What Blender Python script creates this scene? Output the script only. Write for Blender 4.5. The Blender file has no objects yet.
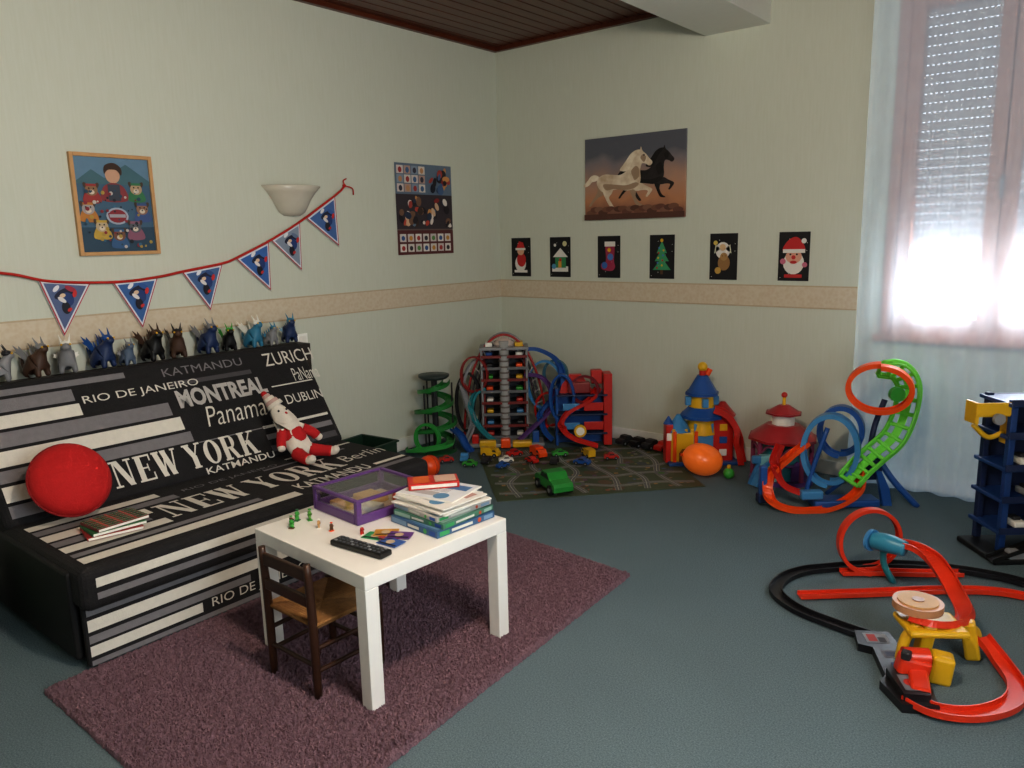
import bpy, bmesh, math, random
from mathutils import Vector, Matrix, Euler
from mathutils import noise as mn
random.seed(7)
pi=math.pi
V=Vector
def lin(h):
    h=h.lstrip('#'); r=[int(h[i:i+2],16)/255 for i in (0,2,4)]
    return [c/12.92 if c<=.04045 else ((c+.055)/1.055)**2.4 for c in r]
_M={}
def M(hexc,rough=.55,noise=.08,scale=25,bump=0,metal=0,emit=0,name=None,bscale=None,coat=0):
    key=(hexc,rough,noise,scale,bump,metal,emit,name)
    if key in _M: return _M[key]
    m=bpy.data.materials.new(name or ("paint_"+hexc)); m.use_nodes=True; nt=m.node_tree
    p=nt.nodes["Principled BSDF"]; c=lin(hexc)
    tc=nt.nodes.new("ShaderNodeTexCoord"); n=nt.nodes.new("ShaderNodeTexNoise"); n.inputs["Scale"].default_value=scale; n.inputs["Detail"].default_value=3
    nt.links.new(tc.outputs["Object"],n.inputs["Vector"])
    mx=nt.nodes.new("ShaderNodeMix"); mx.data_type='RGBA'
    mx.inputs[6].default_value=[max(0,x*(1-noise*1.5)) for x in c]+[1]; mx.inputs[7].default_value=[min(1,x*(1+noise*1.5)) for x in c]+[1]
    nt.links.new(n.outputs["Fac"],mx.inputs[0]); nt.links.new(mx.outputs[2],p.inputs["Base Color"])
    p.inputs["Roughness"].default_value=rough; p.inputs["Metallic"].default_value=metal
    if coat: p.inputs["Coat Weight"].default_value=coat
    if emit:
        p.inputs["Emission Color"].default_value=c+[1]; p.inputs["Emission Strength"].default_value=emit
    if bump:
        n2=nt.nodes.new("ShaderNodeTexNoise"); n2.inputs["Scale"].default_value=bscale or scale*4; n2.inputs["Detail"].default_value=4
        nt.links.new(tc.outputs["Object"],n2.inputs["Vector"])
        b=nt.nodes.new("ShaderNodeBump"); b.inputs["Strength"].default_value=bump; b.inputs["Distance"].default_value=.01
        nt.links.new(n2.outputs["Fac"],b.inputs["Height"]); nt.links.new(b.outputs["Normal"],p.inputs["Normal"])
    _M[key]=m; return m
def MX(o,r,u):
    r=V(r).normalized();u=V(u).normalized();n=r.cross(u);o=V(o)
    return Matrix(((r.x,u.x,n.x,o.x),(r.y,u.y,n.y,o.y),(r.z,u.z,n.z,o.z),(0,0,0,1)))
def cr(pts,n=8,closed=False):
    pts=[V(p) for p in pts]; N=len(pts); out=[]
    if N<3 and not closed:
        return [pts[0].lerp(pts[-1],i/n) for i in range(n+1)]
    rng=N if closed else N-1
    for i in range(rng):
        if closed: a,b,c,d=pts[(i-1)%N],pts[i],pts[(i+1)%N],pts[(i+2)%N]
        else:
            b,c=pts[i],pts[i+1]; a=pts[i-1] if i>0 else b*2-c; d=pts[i+2] if i+2<N else c*2-b
        for k in range(n):
            t=k/n; out.append(.5*((2*b)+(c-a)*t+(2*a-5*b+4*c-d)*t*t+(3*b-a-3*c+d)*t**3))
    if not closed: out.append(pts[-1].copy())
    return out
def smooth2(pts,n=4): return [(p.x,p.y) for p in cr([V((x,y,0)) for x,y in pts],n,True)]
class B:
    def __init__(s,world=False): s.v=[];s.f=[];s.fm=[];s.sm=[];s.mats=[];s.world=world
    def mi(s,m):
        if m not in s.mats: s.mats.append(m)
        return s.mats.index(m)
    def add(s,vs,fs,mat,smooth=False,mx=None):
        o=len(s.v); k=s.mi(mat)
        for v in vs:
            v=V(v); s.v.append(mx@v if mx else v)
        for f in fs: s.f.append([i+o for i in f]); s.fm.append(k); s.sm.append(smooth)
        return s
    def box(s,c,d,mat,rot=(0,0,0),bev=0,seg=2,mx=None):
        bm=bmesh.new(); bmesh.ops.create_cube(bm,size=1)
        bmesh.ops.scale(bm,vec=V(d),verts=bm.verts)
        if bev: bmesh.ops.bevel(bm,geom=bm.edges[:],offset=bev,segments=seg,profile=.5,affect='EDGES')
        T=Matrix.Translation(V(c))@Euler(rot).to_matrix().to_4x4()
        if mx: T=mx@T
        bm.verts.index_update()
        s.add([T@v.co for v in bm.verts],[[v.index for v in f.verts] for f in bm.faces],mat,False); bm.free(); return s
    def bb(s,x0,x1,y0,y1,z0,z1,mat,bev=0,seg=2): return s.box(((x0+x1)/2,(y0+y1)/2,(z0+z1)/2),(abs(x1-x0),abs(y1-y0),abs(z1-z0)),mat,bev=bev,seg=seg)
    def cyl(s,a,b,r,mat,r2=None,seg=18,cap=True):
        a=V(a);b=V(b);r2=r if r2 is None else r2; t=(b-a).normalized(); x=t.orthogonal().normalized(); y=t.cross(x)
        A=[a+(x*math.cos(2*pi*i/seg)+y*math.sin(2*pi*i/seg))*r for i in range(seg)]
        C=[b+(x*math.cos(2*pi*i/seg)+y*math.sin(2*pi*i/seg))*r2 for i in range(seg)]
        s.add(A+C,[[i,(i+1)%seg,seg+(i+1)%seg,seg+i] for i in range(seg)],mat,True)
        if cap:
            if r>1e-5: s.add(A,[list(range(seg))[::-1]],mat)
            if r2>1e-5: s.add(C,[list(range(seg))],mat)
        return s
    def sph(s,c,r,mat,rot=(0,0,0),seg=20,rings=12,mx=None):
        if not hasattr(r,'__len__'): r=(r,r,r)
        T=Matrix.Translation(V(c))@Euler(rot).to_matrix().to_4x4()
        if mx: T=mx@T
        vs=[];fs=[]
        for j in range(rings+1):
            th=pi*j/rings
            for i in range(seg): vs.append(T@V((r[0]*math.sin(th)*math.cos(2*pi*i/seg),r[1]*math.sin(th)*math.sin(2*pi*i/seg),r[2]*math.cos(th))))
        for j in range(rings):
            for i in range(seg): fs.append([j*seg+i,(j+1)*seg+i,(j+1)*seg+(i+1)%seg,j*seg+(i+1)%seg])
        return s.add(vs,fs,mat,True)
    def tube(s,pts,r,mat,n=6,seg=8,closed=False,flat=1):
        R=r if hasattr(r,'__len__') else [r]*len(pts)
        P=cr(pts,n,closed)
        RR=cr([V((q,0,0)) for q in R],n,closed)
        vs=[];fs=[];N=len(P); ref=None
        for i,p in enumerate(P):
            t=((P[(i+1)%N] if (closed or i+1<N) else p)-(P[i-1] if (closed or i>0) else p)).normalized()
            if ref is None: ref=t.orthogonal().normalized()
            x=(ref-t*ref.dot(t)).normalized(); ref=x; y=t.cross(x); q=RR[i].x
            for k in range(seg): vs.append(p+x*math.cos(2*pi*k/seg)*q+y*math.sin(2*pi*k/seg)*q*flat)
        for i in range(N if closed else N-1):
            j=(i+1)%N
            for k in range(seg): fs.append([i*seg+k,i*seg+(k+1)%seg,j*seg+(k+1)%seg,j*seg+k])
        if not closed: fs.append(list(range(seg))[::-1]); fs.append([ (N-1)*seg+k for k in range(seg)])
        return s.add(vs,fs,mat,True)
    def frames(s,pts,ups,n,closed=False):
        P=cr(pts,n,closed); U=cr(ups,n,closed) if ups else [V((0,0,1))]*len(P); N=len(P); out=[]
        for i,p in enumerate(P):
            t=((P[(i+1)%N] if (closed or i+1<N) else p)-(P[i-1] if (closed or i>0) else p)).normalized()
            sd=t.cross(U[i]).normalized(); out.append((p,sd,sd.cross(t)))
        return out
    def ribbon(s,pts,w,rail,mat,ups=None,n=8,closed=False,th=.004):
        F=s.frames(pts,ups,n,closed);N=len(F)
        pr=[(-w/2,rail),(-w/2,-th),(w/2,-th),(w/2,rail),(w/2-th,rail),(w/2-th,0),(-w/2+th,0),(-w/2+th,rail)]
        vs=[];fs=[]
        for p,sd,u in F:
            for a,b in pr: vs.append(p+sd*a+u*b)
        for i in range(N if closed else N-1):
            j=(i+1)%N
            for k in range(8): fs.append([i*8+k,j*8+k,j*8+(k+1)%8,i*8+(k+1)%8])
        if not closed: fs.append([0,1,2,3,4,5,6,7]); o=(N-1)*8; fs.append([o+k for k in range(7,-1,-1)])
        return s.add(vs,fs,mat)
    def road(s,pts,w,mx,lvl,mat,n=6):
        F=s.frames([(x,y,0) for x,y in pts],None,n); vs=[];fs=[]
        for p,sd,u in F:
            for a in (-w/2,w/2): q=p+sd*a; vs.append(mx@V((q.x,q.y,lvl*.0012)))
        for i in range(len(F)-1): fs.append([2*i,2*i+1,2*i+3,2*i+2])
        return s.add(vs,fs,mat)
    def ladder(s,pts,w,mat,ups=None,n=6,r=.01,step=2):
        F=s.frames(pts,ups,n)
        for k in (-1,1):
            s.tube([p+sd*k*w/2 for p,sd,u in F[::2]],r,mat,n=2,seg=8)
            s.tube([p+sd*k*w/2+u*.022 for p,sd,u in F[::2]],r*.6,mat,n=2,seg=6)
        for i in range(0,len(F),step):
            p,sd,u=F[i]; s.cyl(p-sd*w/2,p+sd*w/2,r*.9,mat,seg=8)
            for k in (-1,1): s.cyl(p+sd*k*w/2,p+sd*k*w/2+u*.022,r*.5,mat,seg=6)
        return s
    def loop(s,c,r,ax,w,rail,mat,up=(0,0,1),a0=0,a1=2*pi,shift=0,n=28,th=.004,ry=None):
        ax=V(ax).normalized();up=V(up);up=(up-ax*up.dot(ax)).normalized();sd=up.cross(ax); ry=ry or r
        pts=[];ups=[]
        for i in range(n+1):
            a=a0+(a1-a0)*i/n; d=sd*math.sin(a)*r-up*math.cos(a)*ry
            pts.append(V(c)+d+ax*(shift*(i/n-.5))); ups.append(-d.normalized())
        return s.ribbon(pts,w,rail,mat,ups,n=2,th=th)
    def prism(s,pts,mx,d,mat):
        n=len(pts)
        vs=[mx@V((x,y,0)) for x,y in pts]+[mx@V((x,y,d)) for x,y in pts]
        fs=[list(range(n))[::-1],list(range(n,2*n))]+[[i,(i+1)%n,n+(i+1)%n,n+i] for i in range(n)]
        return s.add(vs,fs,mat)
    def poly(s,pts,mx,lvl,mat):
        return s.add([mx@V((x,y,lvl*.0012)) for x,y in pts],[list(range(len(pts)))],mat)
    def rect(s,x0,y0,x1,y1,mx,lvl,mat): return s.poly([(x0,y0),(x1,y0),(x1,y1),(x0,y1)],mx,lvl,mat)
    def disc(s,x,y,r,mx,lvl,mat,ry=None,n=18,a=0):
        ry=ry or r; ca,sa=math.cos(a),math.sin(a)
        return s.poly([(x+r*math.cos(2*pi*i/n)*ca-ry*math.sin(2*pi*i/n)*sa,y+r*math.cos(2*pi*i/n)*sa+ry*math.sin(2*pi*i/n)*ca) for i in range(n)],mx,lvl,mat)
    def lathe(s,prof,c,mat,seg=28,a0=0,a1=2*pi,smooth=True,mx=None):
        c=V(c);full=abs(a1-a0-2*pi)<1e-4;K=seg if full else seg+1
        vs=[];fs=[]
        for r,z in prof:
            for i in range(K):
                a=a0+(a1-a0)*i/seg; v=c+V((r*math.cos(a),r*math.sin(a),z)); vs.append(mx@v if mx else v)
        for j in range(len(prof)-1):
            for i in range(seg):
                fs.append([j*K+i,j*K+(i+1)%K,(j+1)*K+(i+1)%K,(j+1)*K+i])
        return s.add(vs,fs,mat,smooth)
    def text(s,t,mx,w,h,mat,lvl=2,bold=0,shear=0):
        c=bpy.data.curves.new("txt","FONT");c.body=t;c.size=1;c.offset=bold;c.shear=shear;c.resolution_u=3
        o=bpy.data.objects.new("txt",c); me=o.to_mesh()
        xs=[v.co.x for v in me.vertices];ys=[v.co.y for v in me.vertices]
        x0,x1,y0,y1=min(xs),max(xs),min(ys),max(ys)
        vs=[mx@V(((v.co.x-x0)/(x1-x0)*w,(v.co.y-y0)/(y1-y0)*h,lvl*.0012)) for v in me.vertices]
        fs=[list(p.vertices) for p in me.polygons]
        s.add(vs,fs,mat); o.to_mesh_clear(); bpy.data.objects.remove(o); bpy.data.curves.remove(c); return s
    def serif(s,t,mx,w,h,mat,lvl=2):
        # high-contrast slab-serif capitals built from strokes on a unit grid
        T_,t_,sf=.26,.08,.07
        G={'N':[('s',.17,0,.17,1,t_),('s',.27,1,.80,0,T_),('s',.85,0,.85,1,t_),('h',0,.34,0),('h',0,.36,1),('h',.68,1.02,1)],
           'E':[('s',.25,0,.25,1,T_),('r',.05,0,.85,sf),('r',.05,1-sf,.82,1),('r',.3,.47,.62,.53),('r',.60,.36,.66,.64),('r',.79,0,.86,.28),('r',.76,.74,.83,1)],
           'W':[('s',.16,1,.40,0,T_),('s',.40,0,.60,.9,t_),('s',.56,1,.84,0,T_),('s',.84,0,1.08,1,t_),('h',0,.36,1),('h',.44,.72,1),('h',.95,1.2,1)],
           'Y':[('s',.17,1,.48,.45,T_),('s',.48,.45,.80,1,t_),('s',.48,0,.48,.5,T_),('h',0,.38,1),('h',.66,.95,1),('h',.3,.68,0)],
           'O':[('o',.48,.5,.44,.5)],
           'R':[('s',.22,0,.22,1,T_),('h',.03,.44,0),('r',.03,1-sf,.6,1),('r',.25,.46,.6,.53),('b',.56,.73,.24,.27),('s',.5,.5,.78,0,T_*.9),('h',.64,1.0,0)],
           'K':[('s',.22,0,.22,1,T_),('h',.03,.44,0),('h',.03,.44,1),('s',.34,.42,.80,1,t_),('s',.48,.62,.80,0,T_),('h',.62,1.02,0),('h',.62,.98,1)]}
        adv={'W':1.28,'N':1.1,'E':.95,'Y':1.0,'O':1.02,'R':1.05,'K':1.1,' ':.3}
        tot=sum(adv[c] for c in t); x=0
        for c in t:
            if c!=' ':
                f=lambda a,b:((x+a)/tot*w,b*h)
                for k,g in enumerate(G[c]):
                    L=lvl+k*.07
                    if g[0]=='s':
                        _,xa,ya,xb,yb,q=g; q/=2; P_=[f(xa-q,ya),f(xb-q,yb),f(xb+q,yb),f(xa+q,ya)]
                        if ya>yb: P_=P_
                        else: P_=P_[::-1]
                        s.poly(P_,mx,L,mat)
                    elif g[0]=='h':
                        z=g[3]; y0=0 if z==0 else 1-sf; s.poly([f(g[1],y0),f(g[2],y0),f(g[2],y0+sf),f(g[1],y0+sf)],mx,L,mat)
                    elif g[0]=='r': s.poly([f(g[1],g[2]),f(g[3],g[2]),f(g[3],g[4]),f(g[1],g[4])],mx,L,mat)
                    else:
                        _,ox,oy,rx,ry=g; n=22; hi,ho=(0,n) if g[0]=='o' else (-n//4,n//4)
                        for i in range(hi,ho):
                            a,b_=2*pi*i/n,2*pi*(i+1)/n
                            ir=lambda q:(f(ox+(rx-T_*.95)*math.cos(q) if g[0]=='o' else ox+max(.02,rx-T_*.8)*math.cos(q),oy+(ry-sf)*math.sin(q)))
                            s.poly([ir(a),f(ox+rx*math.cos(a),oy+ry*math.sin(a)),f(ox+rx*math.cos(b_),oy+ry*math.sin(b_)),ir(b_)],mx,L,mat)
            x+=adv[c]
        return s
    def mesh(s,name,off=None):
        me=bpy.data.meshes.new(name)
        me.from_pydata([ (v-off if off else v) for v in s.v],[],s.f)
        for m in s.mats: me.materials.append(m)
        me.polygons.foreach_set("material_index",s.fm); me.polygons.foreach_set("use_smooth",s.sm); me.update()
        return me
def link(o): bpy.context.scene.collection.objects.link(o); return o
def T(name,label,cat,loc=(0,0,0),rz=0,group=None):
    o=link(bpy.data.objects.new(name,None)); o.location=loc; o.rotation_euler=(0,0,rz); o.empty_display_size=.05
    o["label"]=label;o["category"]=cat
    if group:o["group"]=group
    return o
def P(b,name,parent,label=None):
    o=link(bpy.data.objects.new(name,b.mesh(name,V(parent.location) if b.world else None))); o.parent=parent
    if label:o["label"]=label
    return o
def TM(b,name,label,cat,loc=(0,0,0),rz=0,group=None,rot=None):
    o=link(bpy.data.objects.new(name,b.mesh(name,V(loc) if b.world else None))); o.location=loc; o.rotation_euler=rot or (0,0,rz)
    o["label"]=label;o["category"]=cat
    if group:o["group"]=group
    return o
def S(b,name,parent=None):
    o=link(bpy.data.objects.new(name,b.mesh(name)));
    if parent: o.parent=parent
    else: o["kind"]="structure"
    return o
def skin(name,pts,edges,rad,mat,parent=None,sub=2):
    me=bpy.data.meshes.new(name); me.from_pydata([V(p) for p in pts],edges,[]); me.materials.append(mat)
    o=link(bpy.data.objects.new(name,me)); 
    if parent:o.parent=parent
    md=o.modifiers.new("skin",'SKIN'); md.use_smooth_shade=True
    for i,r in enumerate(rad):
        q=me.skin_vertices[0].data[i]; q.radius=(r,r) if not hasattr(r,'__len__') else r; q.use_root=(i==0)
    sb=o.modifiers.new("sub",'SUBSURF'); sb.levels=sub; sb.render_levels=sub
    return o
WH=M('f2efe6',.4);WHITE=M('fbfaf4',.3,.02);BLK=M('141416',.45);DK=M('2a2a2e',.5);GR=M('8e9094',.5)
RED=M('c02820',.35,.04);ORG=M('f0561c',.35,.04);YEL=M('e0b024',.35,.04);BLU=M('24549a',.35,.04);LBL=M('4688bc',.35,.05);GRN=M('3f9f3f',.35,.05);DGR=M('1c5a34',.4,.05);PUR=M('5c3c78',.35,.05);TEAL=M('2f8590',.4,.05);NAVY=M('1b2a50',.5,.05);BRN=M('5b3a22',.5,.1);TAN=M('c79a62',.5,.1)
RZ=math.radians(39.4)
H=2.94;XR=5.3;YF=-6.3
# ------------------------------------------------------------ room
def wallmat():
    m=bpy.data.materials.new("wallpaper_pale_green");m.use_nodes=True;nt=m.node_tree;p=nt.nodes["Principled BSDF"]
    tc=nt.nodes.new("ShaderNodeTexCoord");mp=nt.nodes.new("ShaderNodeMapping");mp.inputs["Scale"].default_value=(60,60,4)
    n=nt.nodes.new("ShaderNodeTexNoise");n.inputs["Scale"].default_value=1.5;n.inputs["Detail"].default_value=5
    nt.links.new(tc.outputs["Object"],mp.inputs[0]);nt.links.new(mp.outputs[0],n.inputs["Vector"])
    r=nt.nodes.new("ShaderNodeValToRGB");r.color_ramp.elements[0].position=.3;r.color_ramp.elements[1].position=.7
    r.color_ramp.elements[0].color=lin('ced2c4')+[1];r.color_ramp.elements[1].color=lin('d2d6ca')+[1]
    nt.links.new(n.outputs["Fac"],r.inputs[0]);nt.links.new(r.outputs[0],p.inputs["Base Color"]);p.inputs["Roughness"].default_value=.6
    b=nt.nodes.new("ShaderNodeBump");b.inputs["Strength"].default_value=.05;b.inputs["Distance"].default_value=.003
    nt.links.new(n.outputs["Fac"],b.inputs["Height"]);nt.links.new(b.outputs[0],p.inputs["Normal"]);return m
WALL=wallmat()
def carpet():
    m=bpy.data.materials.new("carpet_teal");m.use_nodes=True;nt=m.node_tree;p=nt.nodes["Principled BSDF"]
    tc=nt.nodes.new("ShaderNodeTexCoord");n=nt.nodes.new("ShaderNodeTexNoise");n.inputs["Scale"].default_value=190;n.inputs["Detail"].default_value=5;n.inputs["Roughness"].default_value=.8
    nt.links.new(tc.outputs["Object"],n.inputs["Vector"])
    r=nt.nodes.new("ShaderNodeValToRGB");r.color_ramp.elements[0].position=.30;r.color_ramp.elements[1].position=.70
    r.color_ramp.elements[0].color=lin('3a4b52')+[1];r.color_ramp.elements[1].color=lin('80949d')+[1]
    n3=nt.nodes.new("ShaderNodeTexNoise");n3.inputs["Scale"].default_value=2.5;nt.links.new(tc.outputs["Object"],n3.inputs["Vector"])
    mx=nt.nodes.new("ShaderNodeMix");mx.data_type='RGBA';mx.blend_type='MULTIPLY';mx.inputs[0].default_value=.15
    nt.links.new(n.outputs["Fac"],r.inputs[0]);nt.links.new(r.outputs[0],mx.inputs[6]);nt.links.new(n3.outputs["Fac"],mx.inputs[7])
    nt.links.new(mx.outputs[2],p.inputs["Base Color"]);p.inputs["Roughness"].default_value=.95;p.inputs["Specular IOR Level"].default_value=.15
    b=nt.nodes.new("ShaderNodeBump");b.inputs["Strength"].default_value=.5;b.inputs["Distance"].default_value=.005
    nt.links.new(n.outputs["Fac"],b.inputs["Height"]);nt.links.new(b.outputs[0],p.inputs["Normal"]);return m
def woodceil():
    m=bpy.data.materials.new("varnished_plank");m.use_nodes=True;nt=m.node_tree;p=nt.nodes["Principled BSDF"]
    tc=nt.nodes.new("ShaderNodeTexCoord");mp=nt.nodes.new("ShaderNodeMapping");mp.inputs["Scale"].default_value=(20,1.2,1)
    n=nt.nodes.new("ShaderNodeTexNoise");n.inputs["Scale"].default_value=3;n.inputs["Detail"].default_value=6
    nt.links.new(tc.outputs["Object"],mp.inputs[0]);nt.links.new(mp.outputs[0],n.inputs["Vector"])
    r=nt.nodes.new("ShaderNodeValToRGB");r.color_ramp.elements[0].color=lin('3a180f')+[1];r.color_ramp.elements[1].color=lin('6e3822')+[1]
    nt.links.new(n.outputs["Fac"],r.inputs[0]);nt.links.new(r.outputs[0],p.inputs["Base Color"]);p.inputs["Roughness"].default_value=.35;return m
S(B().bb(-.2,XR+.2,YF-.2,.3,-.1,0,carpet()),"floor")
b=B();WC=woodceil()
x=0
while x<XR:
    b.bb(x+.004,min(x+.1,XR)-.004,YF,0,H,H+.02,WC,bev=.003,seg=1); x+=.1
b.bb(-.2,XR+.2,YF-.2,.3,H+.012,H+.12,M('1c0d08'))
b.bb(0,.035,YF,0,H-.03,H,WC);b.bb(.035,1.75,-.035,0,H-.03,H,WC)
S(b,"ceiling")
S(B().bb(-.2,0,YF-.2,.2,0,H,WALL),"wall_left")
RY0,RY1,RZ0,RZ1=-4.6,-3.1,.95,2.5
S(B().bb(XR,XR+.2,YF-.2,RY0,0,H,WALL).bb(XR,XR+.2,RY1,.2,0,H,WALL).bb(XR,XR+.2,RY0,RY1,0,RZ0,WALL).bb(XR,XR+.2,RY0,RY1,RZ1,H,WALL),"wall_right")
S(B().bb(0,XR,YF-.2,YF,0,H,WALL),"wall_front")
WX0,WX1,WZ0,WZ1=2.90,4.0,.90,2.78
S(B().bb(0,WX0,0,.2,0,H,WALL).bb(WX1,XR,0,.2,0,H,WALL).bb(WX0,WX1,0,.2,0,WZ0,WALL).bb(WX0,WX1,0,.2,WZ1,H,WALL),"wall_back")
def bordermat():
    m=bpy.data.materials.new("border_paper");m.use_nodes=True;nt=m.node_tree;p=nt.nodes["Principled BSDF"]
    tc=nt.nodes.new("ShaderNodeTexCoord");n=nt.nodes.new("ShaderNodeTexVoronoi");n.inputs["Scale"].default_value=45
    n2=nt.nodes.new("ShaderNodeTexNoise");n2.inputs["Scale"].default_value=60
    nt.links.new(tc.outputs["Object"],n.inputs["Vector"]);nt.links.new(tc.outputs["Object"],n2.inputs["Vector"])
    mt=nt.nodes.new("ShaderNodeMath");mt.operation='MULTIPLY';nt.links.new(n.outputs["Distance"],mt.inputs[0]);nt.links.new(n2.outputs["Fac"],mt.inputs[1])
    r=nt.nodes.new("ShaderNodeValToRGB");r.color_ramp.elements[0].position=.05;r.color_ramp.elements[1].position=.4
    r.color_ramp.elements[0].color=lin('cfbfa6')+[1];r.color_ramp.elements[1].color=lin('d6cab6')+[1]
    nt.links.new(mt.outputs[0],r.inputs[0]);nt.links.new(r.outputs[0],p.inputs["Base Color"]);p.inputs["Roughness"].default_value=.7;return m
BD=bordermat();BE=M('c2af94',.6)
for nm,args in (("trim_1",(0,.003,YF,-.003)),("trim_2",(.003,2.76,-.003,0))):
    S(B().bb(*args,1.035,1.17,BD).bb(args[0],args[1]+(.001 if nm=="trim_1" else 0),args[2]-(.001 if nm=="trim_2" else 0),args[3],1.032,1.040,BE).bb(args[0],args[1]+(.001 if nm=="trim_1" else 0),args[2]-(.001 if nm=="trim_2" else 0),args[3],1.164,1.172,BE),nm)
BBM=M('e6e8e4',.5,.03)
S(B().bb(0,.015,YF,0,0,.09,BBM,bev=.004),"baseboard_left");S(B().bb(.015,XR,-.015,0,0,.09,BBM,bev=.004),"baseboard_back")
S(B().bb(1.75,2.17,YF,0,2.735,H,M('dfe0d8',.6,.02)),"trim_3")
# window
WF=M('b88878',.45,.08,12,name="pinkish_wood");
w=T("window_1","pinkish wooden casement window with part-lowered shutter","window",(3.45,0,.9)); w["kind"]="structure"
def wp(b,name): b.world=True; return P(b,name,w)
b=B().bb(WX0,WX0+.06,-.02,.08,WZ0,WZ1,WF,.004).bb(WX1-.06,WX1,-.02,.08,WZ0,WZ1,WF,.004).bb(WX0+.06,WX1-.06,-.02,.08,WZ1-.06,WZ1,WF,.004).bb(WX0+.06,WX1-.06,-.03,.08,WZ0,WZ0+.05,WF,.004); wp(b,"frame")
def glassm():
    m=bpy.data.materials.new("window_glass");m.use_nodes=True;nt=m.node_tree;nt.nodes.clear();o=nt.nodes.new("ShaderNodeOutputMaterial")
    t=nt.nodes.new("ShaderNodeBsdfTransparent");g=nt.nodes.new("ShaderNodeBsdfGlossy");g.inputs["Roughness"].default_value=.03
    mx=nt.nodes.new("ShaderNodeMixShader");mx.inputs[0].default_value=.06;nt.links.new(t.outputs[0],mx.inputs[1]);nt.links.new(g.outputs[0],mx.inputs[2]);nt.links.new(mx.outputs[0],o.inputs[0]);return m
GL=glassm()
for x0,x1 in ((WX0+.06,3.45),(3.45,WX1-.06)):
    z0,z1=WZ0+.05,WZ1-.06
    wp(B().bb(x0+.002,x0+.07,-.03,.04,z0,z1,WF,.005).bb(x1-.07,x1-.002,-.03,.04,z0,z1,WF,.005).bb(x0+.07,x1-.07,-.03,.04,z0,z0+.06,WF,.005).bb(x0+.07,x1-.07,-.03,.04,z1-.06,z1,WF,.005),"sash")
    wp(B().bb(x0+.07,x1-.07,.004,.008,z0+.06,z1-.06,GL),"glass_pane")
wp(B().cyl((3.45,-.03,1.75),(3.45,-.06,1.75),.012,GR).bb(3.442,3.458,-.065,-.052,1.65,1.77,GR,.003),"handle")
b=B();SH=M('aca8aa',.5,.03,emit=.16,name="shutter_plastic_glow");z=WZ1  # slats carry a weak emission in place of room light on them
while z>1.34:
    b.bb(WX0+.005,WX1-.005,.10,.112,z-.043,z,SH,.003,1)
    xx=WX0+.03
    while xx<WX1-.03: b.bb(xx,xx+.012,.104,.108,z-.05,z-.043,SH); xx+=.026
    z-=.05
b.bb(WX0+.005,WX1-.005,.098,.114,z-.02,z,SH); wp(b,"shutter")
wp(B().bb(WX0-.03,WX1+.03,-.06,0,WZ0-.035,WZ0,WF,.006),"sill")
w2=T("window_2_unseen","assumed white framed window, out of view","window",(XR,(RY0+RY1)/2,RZ0)); w2["kind"]="structure"  # unseen window, assumed and added to bring daylight onto the left wall
b=B(True).bb(XR-.01,XR+.08,RY0,RY0+.07,RZ0,RZ1,WH).bb(XR-.01,XR+.08,RY1-.07,RY1,RZ0,RZ1,WH).bb(XR-.01,XR+.08,RY0+.07,RY1-.07,RZ0,RZ0+.07,WH).bb(XR-.01,XR+.08,RY0+.07,RY1-.07,RZ1-.07,RZ1,WH).bb(XR-.01,XR+.06,(RY0+RY1)/2-.04,(RY0+RY1)/2+.04,RZ0+.07,RZ1-.07,WH);P(b,"frame",w2)
P(B(True).bb(XR+.03,XR+.034,RY0+.07,RY1-.07,RZ0+.07,RZ1-.07,GL),"glass_pane",w2)
# curtain
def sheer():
    m=bpy.data.materials.new("sheer_voile_glow");m.use_nodes=True;nt=m.node_tree;nt.nodes.clear();o=nt.nodes.new("ShaderNodeOutputMaterial")
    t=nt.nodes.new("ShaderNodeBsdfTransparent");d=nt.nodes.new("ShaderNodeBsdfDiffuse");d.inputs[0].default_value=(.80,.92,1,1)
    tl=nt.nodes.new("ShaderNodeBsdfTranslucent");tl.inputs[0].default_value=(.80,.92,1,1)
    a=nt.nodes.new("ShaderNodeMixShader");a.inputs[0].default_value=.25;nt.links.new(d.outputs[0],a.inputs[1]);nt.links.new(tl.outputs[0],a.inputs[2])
    em=nt.nodes.new("ShaderNodeEmission");em.inputs[0].default_value=(.45,.68,1,1);em.inputs[1].default_value=.22  # weak bluish emission stands in for daylight glowing in the voile
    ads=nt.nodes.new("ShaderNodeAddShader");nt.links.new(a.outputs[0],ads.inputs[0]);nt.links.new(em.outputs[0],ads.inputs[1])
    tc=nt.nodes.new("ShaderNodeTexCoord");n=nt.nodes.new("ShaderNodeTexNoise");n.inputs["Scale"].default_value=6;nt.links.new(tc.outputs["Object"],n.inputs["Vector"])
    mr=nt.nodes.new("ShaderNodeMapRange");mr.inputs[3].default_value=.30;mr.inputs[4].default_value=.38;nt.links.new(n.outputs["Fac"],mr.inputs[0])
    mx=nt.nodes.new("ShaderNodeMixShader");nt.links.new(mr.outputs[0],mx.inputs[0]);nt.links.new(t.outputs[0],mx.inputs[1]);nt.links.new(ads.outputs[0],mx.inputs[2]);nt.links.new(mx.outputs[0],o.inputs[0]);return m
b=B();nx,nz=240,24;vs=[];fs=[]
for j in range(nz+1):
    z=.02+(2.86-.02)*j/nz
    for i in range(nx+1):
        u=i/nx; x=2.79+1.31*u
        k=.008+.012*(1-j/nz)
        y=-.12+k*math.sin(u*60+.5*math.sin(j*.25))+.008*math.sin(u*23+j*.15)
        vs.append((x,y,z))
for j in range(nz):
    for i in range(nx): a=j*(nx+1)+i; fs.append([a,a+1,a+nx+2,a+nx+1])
b.add(vs,fs,sheer(),True)
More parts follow.
